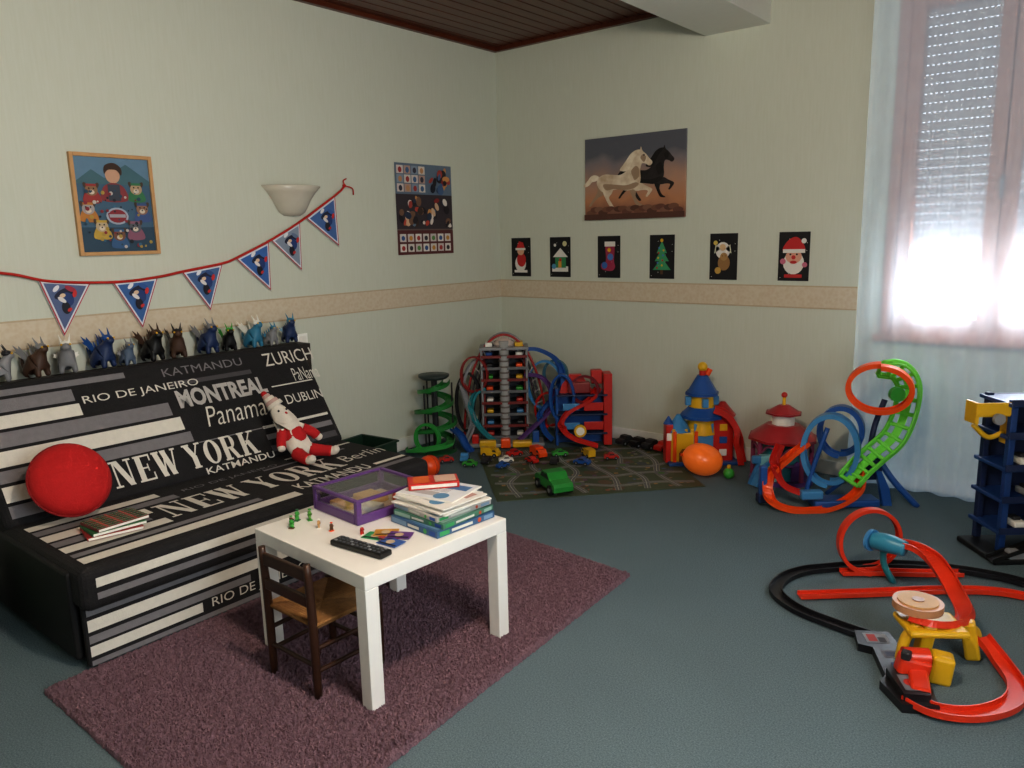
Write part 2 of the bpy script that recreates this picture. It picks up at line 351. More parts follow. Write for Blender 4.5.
c=T("curtain","sheer white floor-length curtain over the window","curtain",(3.45,-.13,0));b.world=True;P(b,"fabric",c)
P(B(True).cyl((2.7,-.13,2.87),(4.2,-.13,2.87),.011,GR).sph((2.7,-.13,2.87),.022,GR).sph((4.2,-.13,2.87),.022,GR).bb(2.75,2.77,-.14,0,2.85,2.89,GR).bb(4.13,4.15,-.14,0,2.85,2.89,GR),"curtain_rod",c)
# ------------------------------------------------------------ wall things
def LW(y,z,x=.004): return MX((x,y,z),(0,1,0),(0,0,1))
def BW(x,z,y=-.004): return MX((x,y,z),(1,0,0),(0,0,1))
def pm(h): return M(h,.6,.05,name="print_"+h)
# framed poster
f=T("framed_poster","light wooden frame with a busy blue children's poster","poster",(0,-3.015,1.46))
FW=M('c79a68',.45,.12,14)
y0,y1,z0,z1=-3.215,-2.815,1.46,1.955
P(B(True).bb(.001,.025,y0,y0+.018,z0,z1,FW,.002).bb(.001,.025,y1-.018,y1,z0,z1,FW,.002).bb(.001,.025,y0+.018,y1-.018,z0,z0+.018,FW,.002).bb(.001,.025,y0+.018,y1-.018,z1-.018,z1,FW,.002),"frame",f)
b=B(True);mx=LW(y0+.018,z0+.018,.012);W_,H_=.364,.459
b.rect(0,0,W_,H_,mx,0,pm('42647e'));b.rect(0,0,W_,.12,mx,1,pm('2c4a60'));b.rect(0,.34,W_,H_,mx,1,pm('6486a0'));b.poly([(0,.34),(.08,.40),(.14,.36),(.25,.43),(.364,.35),(.364,.33),(0,.33)],mx,1.3,pm('466c78'))
b.disc(.18,.375,.036,mx,2,pm('caa086'),ry=.04);b.poly(smooth2([(.14,.38),(.145,.42),(.19,.435),(.225,.41),(.222,.375),(.2,.40),(.16,.40)]),mx,3,pm('3d261c'));b.poly(smooth2([(.12,.25),(.24,.25),(.235,.31),(.2,.335),(.16,.335),(.125,.31)]),mx,2,pm('8c3a40'));b.rect(.15,.25,.21,.33,mx,2.3,pm('3c4654'))
random.seed(3)
for i,(x,y,c_) in enumerate([(.07,.29,'8b6a4c'),(.29,.30,'b49a7c'),(.045,.20,'a8a0a0'),(.31,.20,'96705a'),(.10,.115,'bba88a'),(.265,.11,'5b5f68'),(.18,.07,'7a5240')]):
    L=3+i*.5
    b.poly(smooth2([(x-.04,y-.05),(x-.03,y),(x,y+.01),(x+.03,y),(x+.042,y-.05)]),mx,L,pm(['9a3434','3a7a52','b87a38','40588c','c0a044','8c5a70','38608c'][i]))
    b.disc(x,y+.01,.03,mx,L+.1,pm(c_),ry=.028);b.disc(x-.026,y+.03,.010,mx,L+.05,pm('4a3a30'),ry=.018,a=.5);b.disc(x+.026,y+.03,.010,mx,L+.05,pm('4a3a30'),ry=.018,a=-.5)
    b.disc(x,y+.0,.014,mx,L+.2,pm('d8ccbc'),ry=.011);b.disc(x,y+.005,.004,mx,L+.3,pm('18181c'))
    for e in (-.011,.011): b.disc(x+e,y+.018,.004,mx,L+.3,pm('18181c'))
    b.rect(x-.025,y+.028,x+.025,y+.04,mx,L+.2,pm(['9a3434','3a7a52','b87a38','40588c','c0a044','8c5a70','38608c'][i]))
b.disc(.18,.175,.055,mx,7,pm('a8b4c4'),ry=.042);b.disc(.18,.175,.045,mx,8,pm('8c2c38'),ry=.033);b.rect(.14,.168,.22,.184,mx,9,pm('a8a8b0'))
for i in range(70): b.disc(random.uniform(.02,.34),random.uniform(.02,.3),random.uniform(.003,.010),mx,6+i*.05,pm(random.choice(['2c4a60','c8c0b8','8c2c38','b09444','1c2430','3a6a8a'])))
P(b,"print",f)
# calendar poster
b=B(True);mx=LW(-1.11,1.40,.003);W_,H_=.56,.63
b.rect(0,0,W_,H_,mx,0,pm('6a5a58'));b.rect(0,.42,W_,H_,mx,1,pm('66788c'));b.rect(0,.18,W_,.42,mx,1,pm('3c343c'));b.rect(0,0,W_,.17,mx,1,pm('5e2e30'))
for i in range(4):
    for j in range(3): b.rect(.015+i*.07,.435+j*.062,.077+i*.07,.49+j*.062,mx,2,pm(['d8ccc8','b89a90','8898ac','d8d0c8'][(i+j*2)%4]));b.disc(.046+i*.07,.46+j*.062,.017,mx,3,pm(['3a3a4c','c09068','a03838','486890'][(i+j)%4]),ry=.02)
for i in range(7):
    for j in range(2): b.rect(.02+i*.075,.02+j*.07,.08+i*.075,.075+j*.07,mx,2,pm(['e4e0da','d8d2cc','cfc6c4'][(i+j)%3]));b.disc(.05+i*.075,.045+j*.07,.017,mx,3,pm(['a83a3a','3c5a90','38343c','c08a40','5c8a50'][(i*2+j)%5]))
random.seed(11)
for i in range(46):
    x=random.uniform(.04,.52);y=random.uniform(.21,.39);
    b.disc(x,y,random.uniform(.012,.035),mx,3+i*.05,pm(random.choice(['2c3a52','c89058','a8443c','b84a3a','28242c','d0b090','8a2c2c','241f28','6a84a0','e0d8d0','7a5a48','40302c'])),ry=random.uniform(.012,.03),a=random.random()*3)
for i in range(20):
    x=random.uniform(.34,.52);y=random.uniform(.45,.59);b.disc(x,y,random.uniform(.012,.038),mx,5.5+i*.05,pm(random.choice(['2c3a52','c89058','a8443c','28242c','48648c','1c2030','8a2c2c'])),ry=random.uniform(.015,.038),a=random.random()*3)
TM(b,"wall_poster","glossy poster with rows of small colourful pictures","poster",(0,-.83,1.40))
# sconce
s=T("wall_sconce","frosted glass half-bowl wall light, unlit","lamp",(0,-1.97,1.66))
def frost():
    m=M('dcd6c8',.25,.04,18,name="frosted_glass"); m.node_tree.nodes["Principled BSDF"].inputs["Transmission Weight"].default_value=.15; return m
prof=[(.01,0),(.055,.004),(.088,.024),(.108,.058),(.130,.098),(.158,.138),(.196,.176),(.190,.178),(.15,.142),(.12,.1),(.10,.062),(.06,.028),(.02,.02)]
K=40;vs=[];fs=[]
for r,z in prof:
    for i in range(K+1):
        a=-pi/2+pi*i/K; rr=r*(1+.008*math.cos(i*pi)); vs.append((.004+max(0,rr*math.cos(a)*.8),-1.97+rr*math.sin(a),1.66+z))
for j in range(len(prof)-1):
    for i in range(K): fs.append([j*(K+1)+i,j*(K+1)+i+1,(j+1)*(K+1)+i+1,(j+1)*(K+1)+i])
P(B(True).add(vs,fs,frost(),True),"lamp_shade",s);P(B(True).bb(0,.02,-2.02,-1.92,1.70,1.80,WH,.004).cyl((.02,-1.97,1.75),(.05,-1.97,1.75),.015,WH).sph((.06,-1.97,1.77),.03,WH),"bracket",s)
TM(B(True).bb(.0,.01,-2.0,-1.92,.86,.94,WHITE,.003).bb(.01,.014,-1.985,-1.935,.875,.925,WH,.003),"light_switch","small white plastic wall switch beside the sofa","switch",(0,-1.96,.9))
# bunting
bt=T("bunting","red ribbon bunting with blue triangular pennants","bunting",(0,-2.6,1.09))
line=[(-3.95,1.42),(-3.57,1.395),(-3.36,1.345),(-3.06,1.325),(-2.84,1.34),(-2.68,1.365),(-2.47,1.395),(-2.37,1.425),(-2.13,1.525),(-1.91,1.635),(-1.63,1.80),(-1.56,1.855)]
P(B(True).tube([(.02,a,z) for a,z in line],.007,RED,n=6,seg=6).tube([(.02,-1.56,1.855),(.02,-1.50,1.84),(.015,-1.49,1.80)],.004,RED).tube([(.02,-1.56,1.855),(.02,-1.57,1.885),(.02,-1.545,1.90)],.004,RED).sph((.014,-1.56,1.855),.012,RED),"ribbon",bt)
flags=[((-3.42,1.36),(-3.18,1.33),(-3.335,1.075)),((-3.08,1.325),(-2.84,1.34),(-2.95,1.075)),((-2.71,1.36),(-2.46,1.395),(-2.56,1.135)),((-2.38,1.42),(-2.15,1.515),(-2.16,1.22)),((-2.14,1.52),(-1.92,1.63),(-1.93,1.33)),((-1.88,1.65),(-1.64,1.795),(-1.63,1.47))]
fc=['a8324a','2c5aa0','34558c','3a6cb4','6a7c9a','3a62a8']
I4=MX((0.016,0,0),(0,1,0),(0,0,1))
for i,(a,c,d) in enumerate(flags):
    b=B(True);mx=I4
    cen=((a[0]+c[0]+d[0])/3,(a[1]+c[1]+d[1])/3)
    def sc(k): return [(cen[0]+(q[0]-cen[0])*k,cen[1]+(q[1]-cen[1])*k) for q in (a,d,c)]
    b.prism([(q[0],q[1]) for q in (a,d,c)],MX((.012,0,0),(0,1,0),(0,0,1)),.002,pm('c8c4c8'))
    b.poly(sc(.97),mx,0,pm('b83040'));b.poly(sc(.90),mx,1,pm('dfe2ea'));b.poly(sc(.80),mx,2,pm(['5a6a94','3a66a4','486a9c','3c6ab0','8a98ac','4a6ea8'][i]))
    X_,Y_=cen
    for k,(dx,dy,rx,ry,aa,cc) in enumerate([(0,.03,.05,.022,.4,'1c2240'),(.01,.0,.03,.035,.2,'24407c'),(-.035,.055,.02,.01,.8,'e8e8ee'),(.03,.05,.028,.012,-.5,fc[i]),(-.01,.02,.014,.01,.3,'e4c8a8'),(.0,-.04,.02,.03,.1,'1a1c2c'),(.015,-.05,.012,.008,.6,'c83030'),(-.015,.0,.01,.022,.9,'e4e0e0'),(.045,.025,.01,.018,-.3,'c83030')]):
        b.disc(X_+dx,Y_+dy,rx,mx,3+k*.4,pm(cc),ry=ry,a=aa)
    P(b,"pennant",bt)
# horse picture
b=B(True)
m=bpy.data.materials.new("sunset_print");m.use_nodes=True;nt=m.node_tree;p=nt.nodes["Principled BSDF"]
tc=nt.nodes.new("ShaderNodeTexCoord");sx=nt.nodes.new("ShaderNodeSeparateXYZ");n=nt.nodes.new("ShaderNodeTexNoise");n.inputs["Scale"].default_value=5
nt.links.new(tc.outputs["Generated"],sx.inputs[0]);nt.links.new(tc.outputs["Object"],n.inputs["Vector"])
ad=nt.nodes.new("ShaderNodeMath");ad.operation='MULTIPLY_ADD';ad.inputs[1].default_value=.40;nt.links.new(n.outputs["Fac"],ad.inputs[0]);nt.links.new(sx.outputs["Z"],ad.inputs[2])
r=nt.nodes.new("ShaderNodeValToRGB");cr_=r.color_ramp;cr_.elements[0].color=lin('6b4438')+[1];cr_.elements[1].color=lin('5c5e68')+[1];cr_.elements[1].position=1
for pos,h in ((.28,'8e604e'),(.45,'bc8460'),(.62,'b48c76'),(.90,'80787c')):
    e=cr_.elements.new(pos);e.color=lin(h)+[1]
nt.links.new(ad.outputs[0],r.inputs[0]);nt.links.new(r.outputs[0],p.inputs["Base Color"]);p.inputs["Roughness"].default_value=.45
b.bb(.84,1.64,-.018,-.001,1.615,2.185,m,.002)
mx=BW(.84,1.615,-.019)
body=[(.10,.46),(.12,.54),(.18,.58),(.26,.57),(.34,.56),(.40,.60),(.44,.68),(.475,.77),(.51,.83),(.535,.845),(.55,.90),(.565,.845),(.60,.80),(.635,.74),(.66,.70),(.655,.665),(.63,.65),(.60,.675),(.565,.685),(.55,.65),(.545,.58),(.55,.50),(.535,.42),(.49,.37),(.42,.35),(.34,.37),(.27,.37),(.22,.34),(.15,.36)]
legs=[[(.46,.40),(.54,.44),(.60,.40),(.655,.36),(.66,.33),(.62,.26),(.605,.255),(.60,.27),(.62,.33),(.57,.345),(.50,.34)],
 [(.44,.38),(.51,.38),(.50,.28),(.53,.19),(.565,.16),(.56,.145),(.53,.15),(.50,.17),(.465,.27)],
 [(.16,.42),(.27,.42),(.26,.33),(.23,.27),(.26,.19),(.29,.13),(.285,.115),(.26,.12),(.22,.19),(.19,.27),(.17,.33)],
 [(.11,.46),(.22,.40),(.18,.32),(.12,.28),(.07,.22),(.04,.17),(.02,.165),(.02,.18),(.05,.24),(.09,.31),(.11,.37)]]
tail=[(.13,.54),(.09,.58),(.04,.57),(.0,.51),(-.04,.45),(-.02,.43),(.02,.45),(.05,.49),(.09,.50)]
mane=[(.545,.86),(.50,.86),(.45,.82),(.41,.75),(.37,.68),(.34,.62),(.39,.60),(.43,.62),(.46,.70),(.49,.77),(.53,.83)]
def coat_mat(c1,c2,nm):
    m=bpy.data.materials.new(nm);m.use_nodes=True;nt=m.node_tree;p=nt.nodes["Principled BSDF"]
    tc=nt.nodes.new("ShaderNodeTexCoord");n=nt.nodes.new("ShaderNodeTexNoise");n.inputs["Scale"].default_value=14;n.inputs["Detail"].default_value=4
    r=nt.nodes.new("ShaderNodeValToRGB");r.color_ramp.elements[0].position=.35;r.color_ramp.elements[1].position=.65;r.color_ramp.elements[0].color=lin(c1)+[1];r.color_ramp.elements[1].color=lin(c2)+[1]
    nt.links.new(tc.outputs["Object"],n.inputs["Vector"]);nt.links.new(n.outputs["Fac"],r.inputs[0]);nt.links.new(r.outputs[0],p.inputs["Base Color"]);p.inputs["Roughness"].default_value=.5;return m
def hs(k,ky,dx,dy,cb,cs,cm,lv):
    f_=lambda L:[((x*k+dx)*.8,(y*ky+dy)*.57) for x,y in smooth2(L,4)]
    b.poly(f_(legs[1]),mx,lv,cs);b.poly(f_(legs[3]),mx,lv,cs);b.poly(f_(tail),mx,lv+.1,cm)
    b.poly(f_(legs[0]),mx,lv+.2,cb);b.poly(f_(legs[2]),mx,lv+.2,cb);b.poly(f_(body),mx,lv+.3,cb)
    b.poly(f_([(.17,.45),(.28,.44),(.40,.42),(.50,.45),(.53,.42),(.47,.37),(.38,.36),(.28,.38),(.2,.37)]),mx,lv+.5,cs)
    b.poly(f_([(.455,.60),(.50,.66),(.53,.62),(.53,.52),(.49,.48),(.47,.53)]),mx,lv+.5,cs)
    b.poly(f_([(.58,.70),(.60,.76),(.57,.80),(.545,.76)]),mx,lv+.5,cs)
    b.poly(f_(mane),mx,lv+.7,cm)
    b.disc((.58*k+dx)*.8,(.79*ky+dy)*.57,.006*k,mx,lv+1,pm('1a1210'))
hs(.84,.80,.34,.12,coat_mat('15100f','30262a',"dark_coat"),pm('120e0e'),pm('0c0a0a'),1);hs(1.0,.92,.03,.02,coat_mat('c2a98c','e6d8c2',"pale_coat"),pm('a48a72'),coat_mat('cbb698','f0e4d0',"pale_mane"),3)
for i in range(22): b.disc(.06+i*.033,.05+.03*math.sin(i*2.1)**2,.04,mx,6.2+i*.03,pm(['7a5240','6b4438','85604e','5a382e'][i%4]),ry=.02)
b.rect(0,0,.8,.04,mx,7,pm('5a382e'))
TM(b,"horse_picture","canvas picture of white and dark horses at sunset","picture",(1.24,0,1.615))
# cards
cards=[(.125,'penguin'),(.505,'house'),(.94,'stocking'),(1.37,'tree'),(1.82,'bear'),(2.28,'santa')]
lab={'penguin':"black card with a red and white winter figure",'house':"black card with a snowy green house",'stocking':"black card with a red and blue stocking",'tree':"black card with a decorated green tree",'bear':"black card with a white angel and brown bear",'santa':"black card with a red-hatted bearded face"}
for x,k in cards:
    b=B(True);mx=BW(x,1.20,-.004);b.bb(x,x+.19,-.004,-.001,1.20,1.50,pm('121218'));R_=pm('c22a2c');W__=pm('e6e2dc')
    if k=='penguin':
        b.disc(.09,.10,.055,mx,1,W__,ry=.065);b.disc(.10,.13,.045,mx,2,R_,ry=.055);b.disc(.095,.2,.035,mx,3,pm('e0b090'));b.poly([(.05,.215),(.14,.215),(.12,.265),(.08,.275)],mx,4,R_);b.rect(.045,.205,.145,.222,mx,5,W__);b.rect(.03,.03,.16,.05,mx,4,W__)
    if k=='house':
        b.poly([(.02,.04),(.17,.04),(.17,.08),(.02,.09)],mx,1,W__);b.rect(.05,.07,.15,.15,mx,2,pm('3a8a5a'));b.poly([(.03,.15),(.17,.15),(.10,.22)],mx,3,W__);b.rect(.08,.07,.11,.12,mx,3,pm('d8a040'));b.disc(.14,.25,.02,mx,3,pm('d8d0a0'));b.disc(.05,.24,.012,mx,3,W__);b.disc(.1,.13,.012,mx,4,R_);b.disc(.04,.08,.02,mx,4,pm('5a9ac0'))
    if k=='stocking':
        b.poly(smooth2([(.07,.24),(.14,.24),(.14,.12),(.15,.08),(.12,.05),(.04,.06),(.03,.10),(.07,.12)]),mx,1,pm('a03050'));b.rect(.06,.225,.15,.26,mx,2,W__);b.disc(.06,.09,.025,mx,3,pm('3a6ab0'));b.disc(.11,.15,.025,mx,3,pm('4a7ac0'));b.disc(.1,.2,.015,mx,3,YEL)
    if k=='tree':
        for q,(wd,z_) in enumerate([(.07,.06),(.055,.12),(.04,.175)]): b.poly([(.095-wd,z_),(.095+wd,z_),(.095,z_+.085)],mx,1+q*.3,pm('3f9a6a'))
        b.rect(.085,.03,.105,.06,mx,1,BRN)
        for q in range(9): b.disc(.06+(q*37%70)/1000,.075+q*.017,.007,mx,3,[R_,YEL,pm('4a7ac0')][q%3])
        b.disc(.095,.262,.012,mx,3,YEL)
    if k=='bear':
        b.disc(.09,.19,.05,mx,1,W__,ry=.055);b.disc(.09,.21,.022,mx,2,pm('d8b890'));b.disc(.10,.11,.042,mx,2,pm('9a7448'),ry=.05);b.disc(.10,.15,.026,mx,3,pm('b08a58'));b.disc(.06,.06,.022,mx,3,pm('c8a050'));b.disc(.04,.24,.015,mx,3,pm('d8c060'));b.poly([(.03,.17),(.07,.2),(.04,.23)],mx,1,pm('d8d8c0'));b.poly([(.15,.17),(.11,.2),(.14,.23)],mx,1,pm('d8d8c0'))
        for e in(.09,.11): b.disc(e,.155,.003,mx,4,BLK)
    if k=='santa':
        b.disc(.095,.11,.065,mx,1,W__,ry=.07);b.disc(.095,.15,.05,mx,2,pm('e0a890'),ry=.042);b.poly(smooth2([(.03,.18),(.16,.18),(.14,.245),(.10,.27),(.05,.24)]),mx,3,R_);b.rect(.028,.172,.165,.195,mx,4,W__);b.disc(.095,.145,.013,mx,4,R_);b.disc(.155,.245,.016,mx,4,W__)
        for e in (.075,.115): b.disc(e,.163,.006,mx,4,BLK)
        b.disc(.095,.115,.022,mx,4,R_,ry=.01);b.rect(.04,.02,.15,.04,mx,2,R_);b.disc(.03,.12,.018,mx,4.5,pm('c87088'));b.disc(.165,.1,.016,mx,4.5,pm('c87088'))
    for q in range(8): b.disc(.015+(q*53%160)/1000,.02+(q*71%260)/1000,.0025,mx,1,W__)
    TM(b,"greeting_card",lab[k],"card",(x+.095,0,1.20),group="festive cards on the wall")
# ------------------------------------------------------------ rug & playmat
random.seed(5)
b=B();A_,B_,C_,D_=V((1.28,-4.02,0)),V((2.54,-4.03,0)),V((2.42,-2.03,0)),V((1.27,-1.94,0))
nx,ny=300,480;vs=[];fs=[]
RUG=M('886b76',.95,.28,55,bump=1.0,name="mauve_shag",bscale=260)
for j in range(ny+1):
    for i in range(nx+1):
        u,v_=i/nx,j/ny; p_=A_.lerp(B_,u).lerp(D_.lerp(C_,u),v_)
        e=min(u,1-u,v_,1-v_); z=.002 if e<=0 else .008+random.random()*.015*(1 if e>.01 else .6)+.010*(mn.noise(V((p_.x*60,p_.y*60,0)))*.5+.5)
        p_+=V(((random.random()-.5)*.007,(random.random()-.5)*.007,0)); vs.append((p_.x,p_.y,z))
for j in range(ny):
    for i in range(nx): a=j*(nx+1)+i; fs.append([a,a+1,a+nx+2,a+nx+1])
b.add(vs,fs,RUG,False);b.world=True
TM(b,"rug","shaggy mauve rectangular rug under the small table","rug",(1.9,-3,0))
b=B(True);A_=V((1.29,-1.62,0));ex=V((.85,.94,0)).normalized();mt=MX(A_,ex,(-.74,.67,0));LX,LY=1.27,1.05
b.prism([(0,0),(LX,0),(LX,LY),(0,LY)],mt,.004,pm('47523c'))
mt=MX(A_+V((0,0,.0045)),ex,(-.74,.67,0))
random.seed(9)
for i in range(60):
    x=random.uniform(.08,1.19);y=random.uniform(.08,.97);b.disc(x,y,random.uniform(.03,.06),mt,.1+i*.01,pm(random.choice(['4f5c44','5c4a3c','465058','60563e','3e5440','66503e','50563e'])),ry=random.uniform(.03,.05),a=random.random()*3)
for i in range(170):
    x=random.uniform(.03,1.21);y=random.uniform(.03,.99);w_=random.uniform(.015,.035);h_=random.uniform(.015,.03)
    b.rect(x,y,x+w_,y+h_,mt,.8+i*.003,pm(random.choice(['8a7860','94503f','50688a','8a8448','908a82','3f6a4a','a8804a','6a4a6a'])))
roads=[[(.03,.12),(.3,.10),(.5,.20),(.75,.12),(1.0,.14),(1.24,.10)],[(.03,.32),(.25,.28),(.45,.36),(.7,.30),(1.0,.34),(1.24,.30)],[(.03,.5),(.2,.46),(.42,.52),(.6,.58),(.85,.52),(1.05,.46),(1.24,.52)],[(.03,.7),(.25,.74),(.5,.70),(.75,.74),(1.0,.68),(1.24,.72)],[(.03,.9),(.25,.88),(.45,.93),(.7,.86),(.95,.92),(1.24,.88)],[(.14,.03),(.12,.3),(.20,.5),(.14,.75),(.18,1.02)],[(.34,.03),(.38,.3),(.32,.6),(.36,.8),(.34,1.02)],[(.54,.03),(.50,.25),(.58,.45),(.54,.75),(.58,1.02)],[(.74,.03),(.78,.3),(.72,.6),(.76,1.02)],[(.92,.03),(.96,.25),(.90,.5),(.95,.75),(.90,1.02)],[(1.12,.03),(1.08,.3),(1.15,.6),(1.1,1.02)]]
for i,rd in enumerate(roads):
    b.road(rd,.040,mt,1.4+i*.03,pm('9a9488'));b.road(rd,.032,mt,1.8+i*.02,pm('66686c'));b.road(rd,.003,mt,2.1+i*.02,pm('d0d0c0'))
for rx,ry in((.53,.20),(.91,.52),(.17,.48),(.35,.72),(1.1,.30)): b.disc(rx,ry,.045,mt,2.5,pm('66686c'));b.disc(rx,ry,.022,mt,2.7,pm('4c7840'))
TM(b,"play_mat","muted road-map play carpet under the toy garage","carpet",(1.3,-.8,0))
# ------------------------------------------------------------ sofa
so=T("sofa_bed","reclined sofa bed with black, white and grey city-name cover","sofa",(.75,-3.01,0))
CB=M('1b1a1d',.85,.2,40,bump=.3,name="black_cover");CW=M('dcd8ce',.85,.06,40,bump=.2,name="white_cover");CG=M('7c7a7e',.85,.1,40,bump=.2,name="grey_cover");CG2=M('4c4a4e',.85,.1,40,bump=.2,name="dark_grey_cover");CL=M('b8b5b2',.85,.1,40,bump=.2,name="light_grey_cover")
Y0,Y1=-3.87,-2.16
Pt=V((.27,0,.93));e2=V((.551,0,-.835));nrm=V((.835,0,.551))
b=B(True);ctr=Pt+e2*.32-nrm*.06
b.box((ctr.x,(Y0+Y1)/2,ctr.z),(.13,Y1-Y0,.66),CB,rot=(0,-math.atan2(.551,.835),0),bev=.035,seg=4)
fb=lambda y,t: MX(Pt+V((0,y,0))+e2*t+nrm*.0065,(0,1,0),-e2)
def stripe(y0,y1,t0,t1,m): b.rect(0,-(t1-t0),y1-y0,0,fb(y0,t0),1,m)
for y0,y1,t0,t1,m in [(Y0+.03,-3.2,.035,.065,CG),(Y0+.03,-3.45,.08,.14,CG),(Y0+.03,-3.44,.155,.215,CW),(Y0+.03,-3.05,.23,.30,CG),(-2.47,-2.2,.245,.252,CW),(Y0+.03,-3.02,.315,.385,CW),(Y0+.03,-3.0,.40,.455,CG),(Y0+.03,-3.44,.47,.54,CW),(Y0+.03,-3.46,.555,.61,CG),(-2.55,-2.45,.40,.43,CG),(-2.62,-2.2,.46,.475,CW),(-2.62,-2.2,.51,.54,CG),(-2.62,-2.2,.575,.61,CG2),(-3.0,-2.55,.125,.15,CG2),(-2.98,-2.6,.465,.47,CG)]: stripe(y0,y1,t0,t1,m)
def tb(s_,y,t,w_,h_,m,bold=.0,sh=0): b.text(s_,fb(y,t+h_/2),w_,h_,m,2,bold,sh)
tb("ZURICH",-2.45,.085,.32,.08,CW,.0);tb("RIO DE JANEIRO",-3.42,.15,.56,.05,CW,0);tb("MONTREAL",-3.0,.225,.50,.10,CL,.04);tb("Panama",-2.90,.345,.34,.11,CW,-.008,.3)
tb("KATMANDU",-3.02,.07,.44,.045,CG,0)
tb("PaNama",-2.31,.20,.17,.08,CW,-.005);tb("DUBLIN",-2.42,.34,.24,.055,CW,.0)
b.serif("NEW YORK",fb(-3.42,.595),.74,.13,CW);tb("KATMANDU",-3.0,.622,.38,.035,CW,.01)
P(b,"backrest",so)
b=B(True);b.bb(.52,1.31,Y0,Y1,.23,.395,CB,.035,4)
fs_=lambda y,x: MX((x,y,.3965),(0,1,0),(-1,0,0))
def st(y0,y1,x0,x1,m): b.rect(0,-(x1-x0),y1-y0,0,fs_(y0,x0),1,m)
for q in [(Y0+.04,-3.3,.69,.75,CW),(Y0+.04,-3.25,.77,.83,CG),(Y0+.04,-3.42,.85,.93,CW),(Y0+.04,-3.46,.95,1.01,CG),(Y0+.04,-3.42,1.03,1.10,CW),(Y0+.04,-3.05,1.13,1.17,CG),(Y0+.04,-2.9,1.19,1.255,CW),(-2.62,-2.2,.70,.72,CW),(-2.8,-2.3,.78,.80,CG),(-2.40,-2.2,1.14,1.17,CW),(-2.75,-2.2,1.2,1.24,CG)]: st(*q)
def ts(s_,y,x,w_,h_,m,bold=0,sh=0): b.text(s_,fs_(y,x+h_/2),w_,h_,m,2,bold,sh)
b.serif("NEW YORK",fs_(-3.40,1.06),.92,.20,CW);ts("KATMANDU",-2.86,1.15,.42,.09,CW,.01);ts("Berlin",-2.46,.96,.27,.11,CW,-.005,.2);ts("RIO DE JANEIRO",-3.2,.76,.5,.045,CG)
P(b,"seat",so)
b=B(True);b.bb(1.235,1.265,Y0+.01,Y1-.01,.01,.30,CB,.01)
ff=lambda y,z: MX((1.2665,y,z),(0,1,0),(0,0,1))
for y0,y1,z0,z1,m in [(Y0+.02,-3.0,.205,.235,CG),(Y0+.02,-2.9,.145,.19,CW),(Y0+.02,-3.2,.10,.13,CG),(Y0+.02,-3.42,.05,.09,CW),(-2.85,-2.2,.16,.19,CG),(-2.9,-2.2,.06,.10,CW),(Y0+.02,-2.2,.015,.035,CG)]: b.rect(0,0,y1-y0,z1-z0,ff(y0,z0),1,m)
b.text("RIO DE JANEIRO",ff(-3.38,.045),.46,.05,CW,2)
fm=lambda y,z: MX((1.3105,y,z),(0,1,0),(0,0,1))
b.rect(0,0,.95,.035,fm(Y0+.05,.32),1,CW);b.rect(0,0,.7,.025,fm(Y0+.05,.275),1,CG);b.text("KATMANDU",fm(-2.88,.285),.4,.05,CW,2,.01)
P(b,"skirt",so)
SB=M('121113',.7,.2,30)
P(B(True).bb(.42,1.23,Y0+.02,Y1-.02,.02,.23,SB,.01).bb(.24,.44,Y0+.1,Y1-.1,.10,.30,SB,.01).bb(.35,1.22,Y0-.012,Y0+.018,.03,.37,SB,.012).bb(.35,1.22,Y1-.018,Y1+.012,.03,.34,SB,.012),"base",so,"black fabric side and base")
for xx,yy in ((.5,Y0+.1),(1.15,Y0+.1),(.5,Y1-.1),(1.15,Y1-.1)): P(B(True).cyl((xx,yy,0),(xx,yy,.03),.025,BLK),"leg",so)
TM(B(True).bb(.02,.17,-3.85,-2.02,0,.90,M('2c2420',.6,.1),.004),"ledge_cabinet","narrow dark ledge cabinet behind the sofa back","shelf",(.1,-2.9,0))
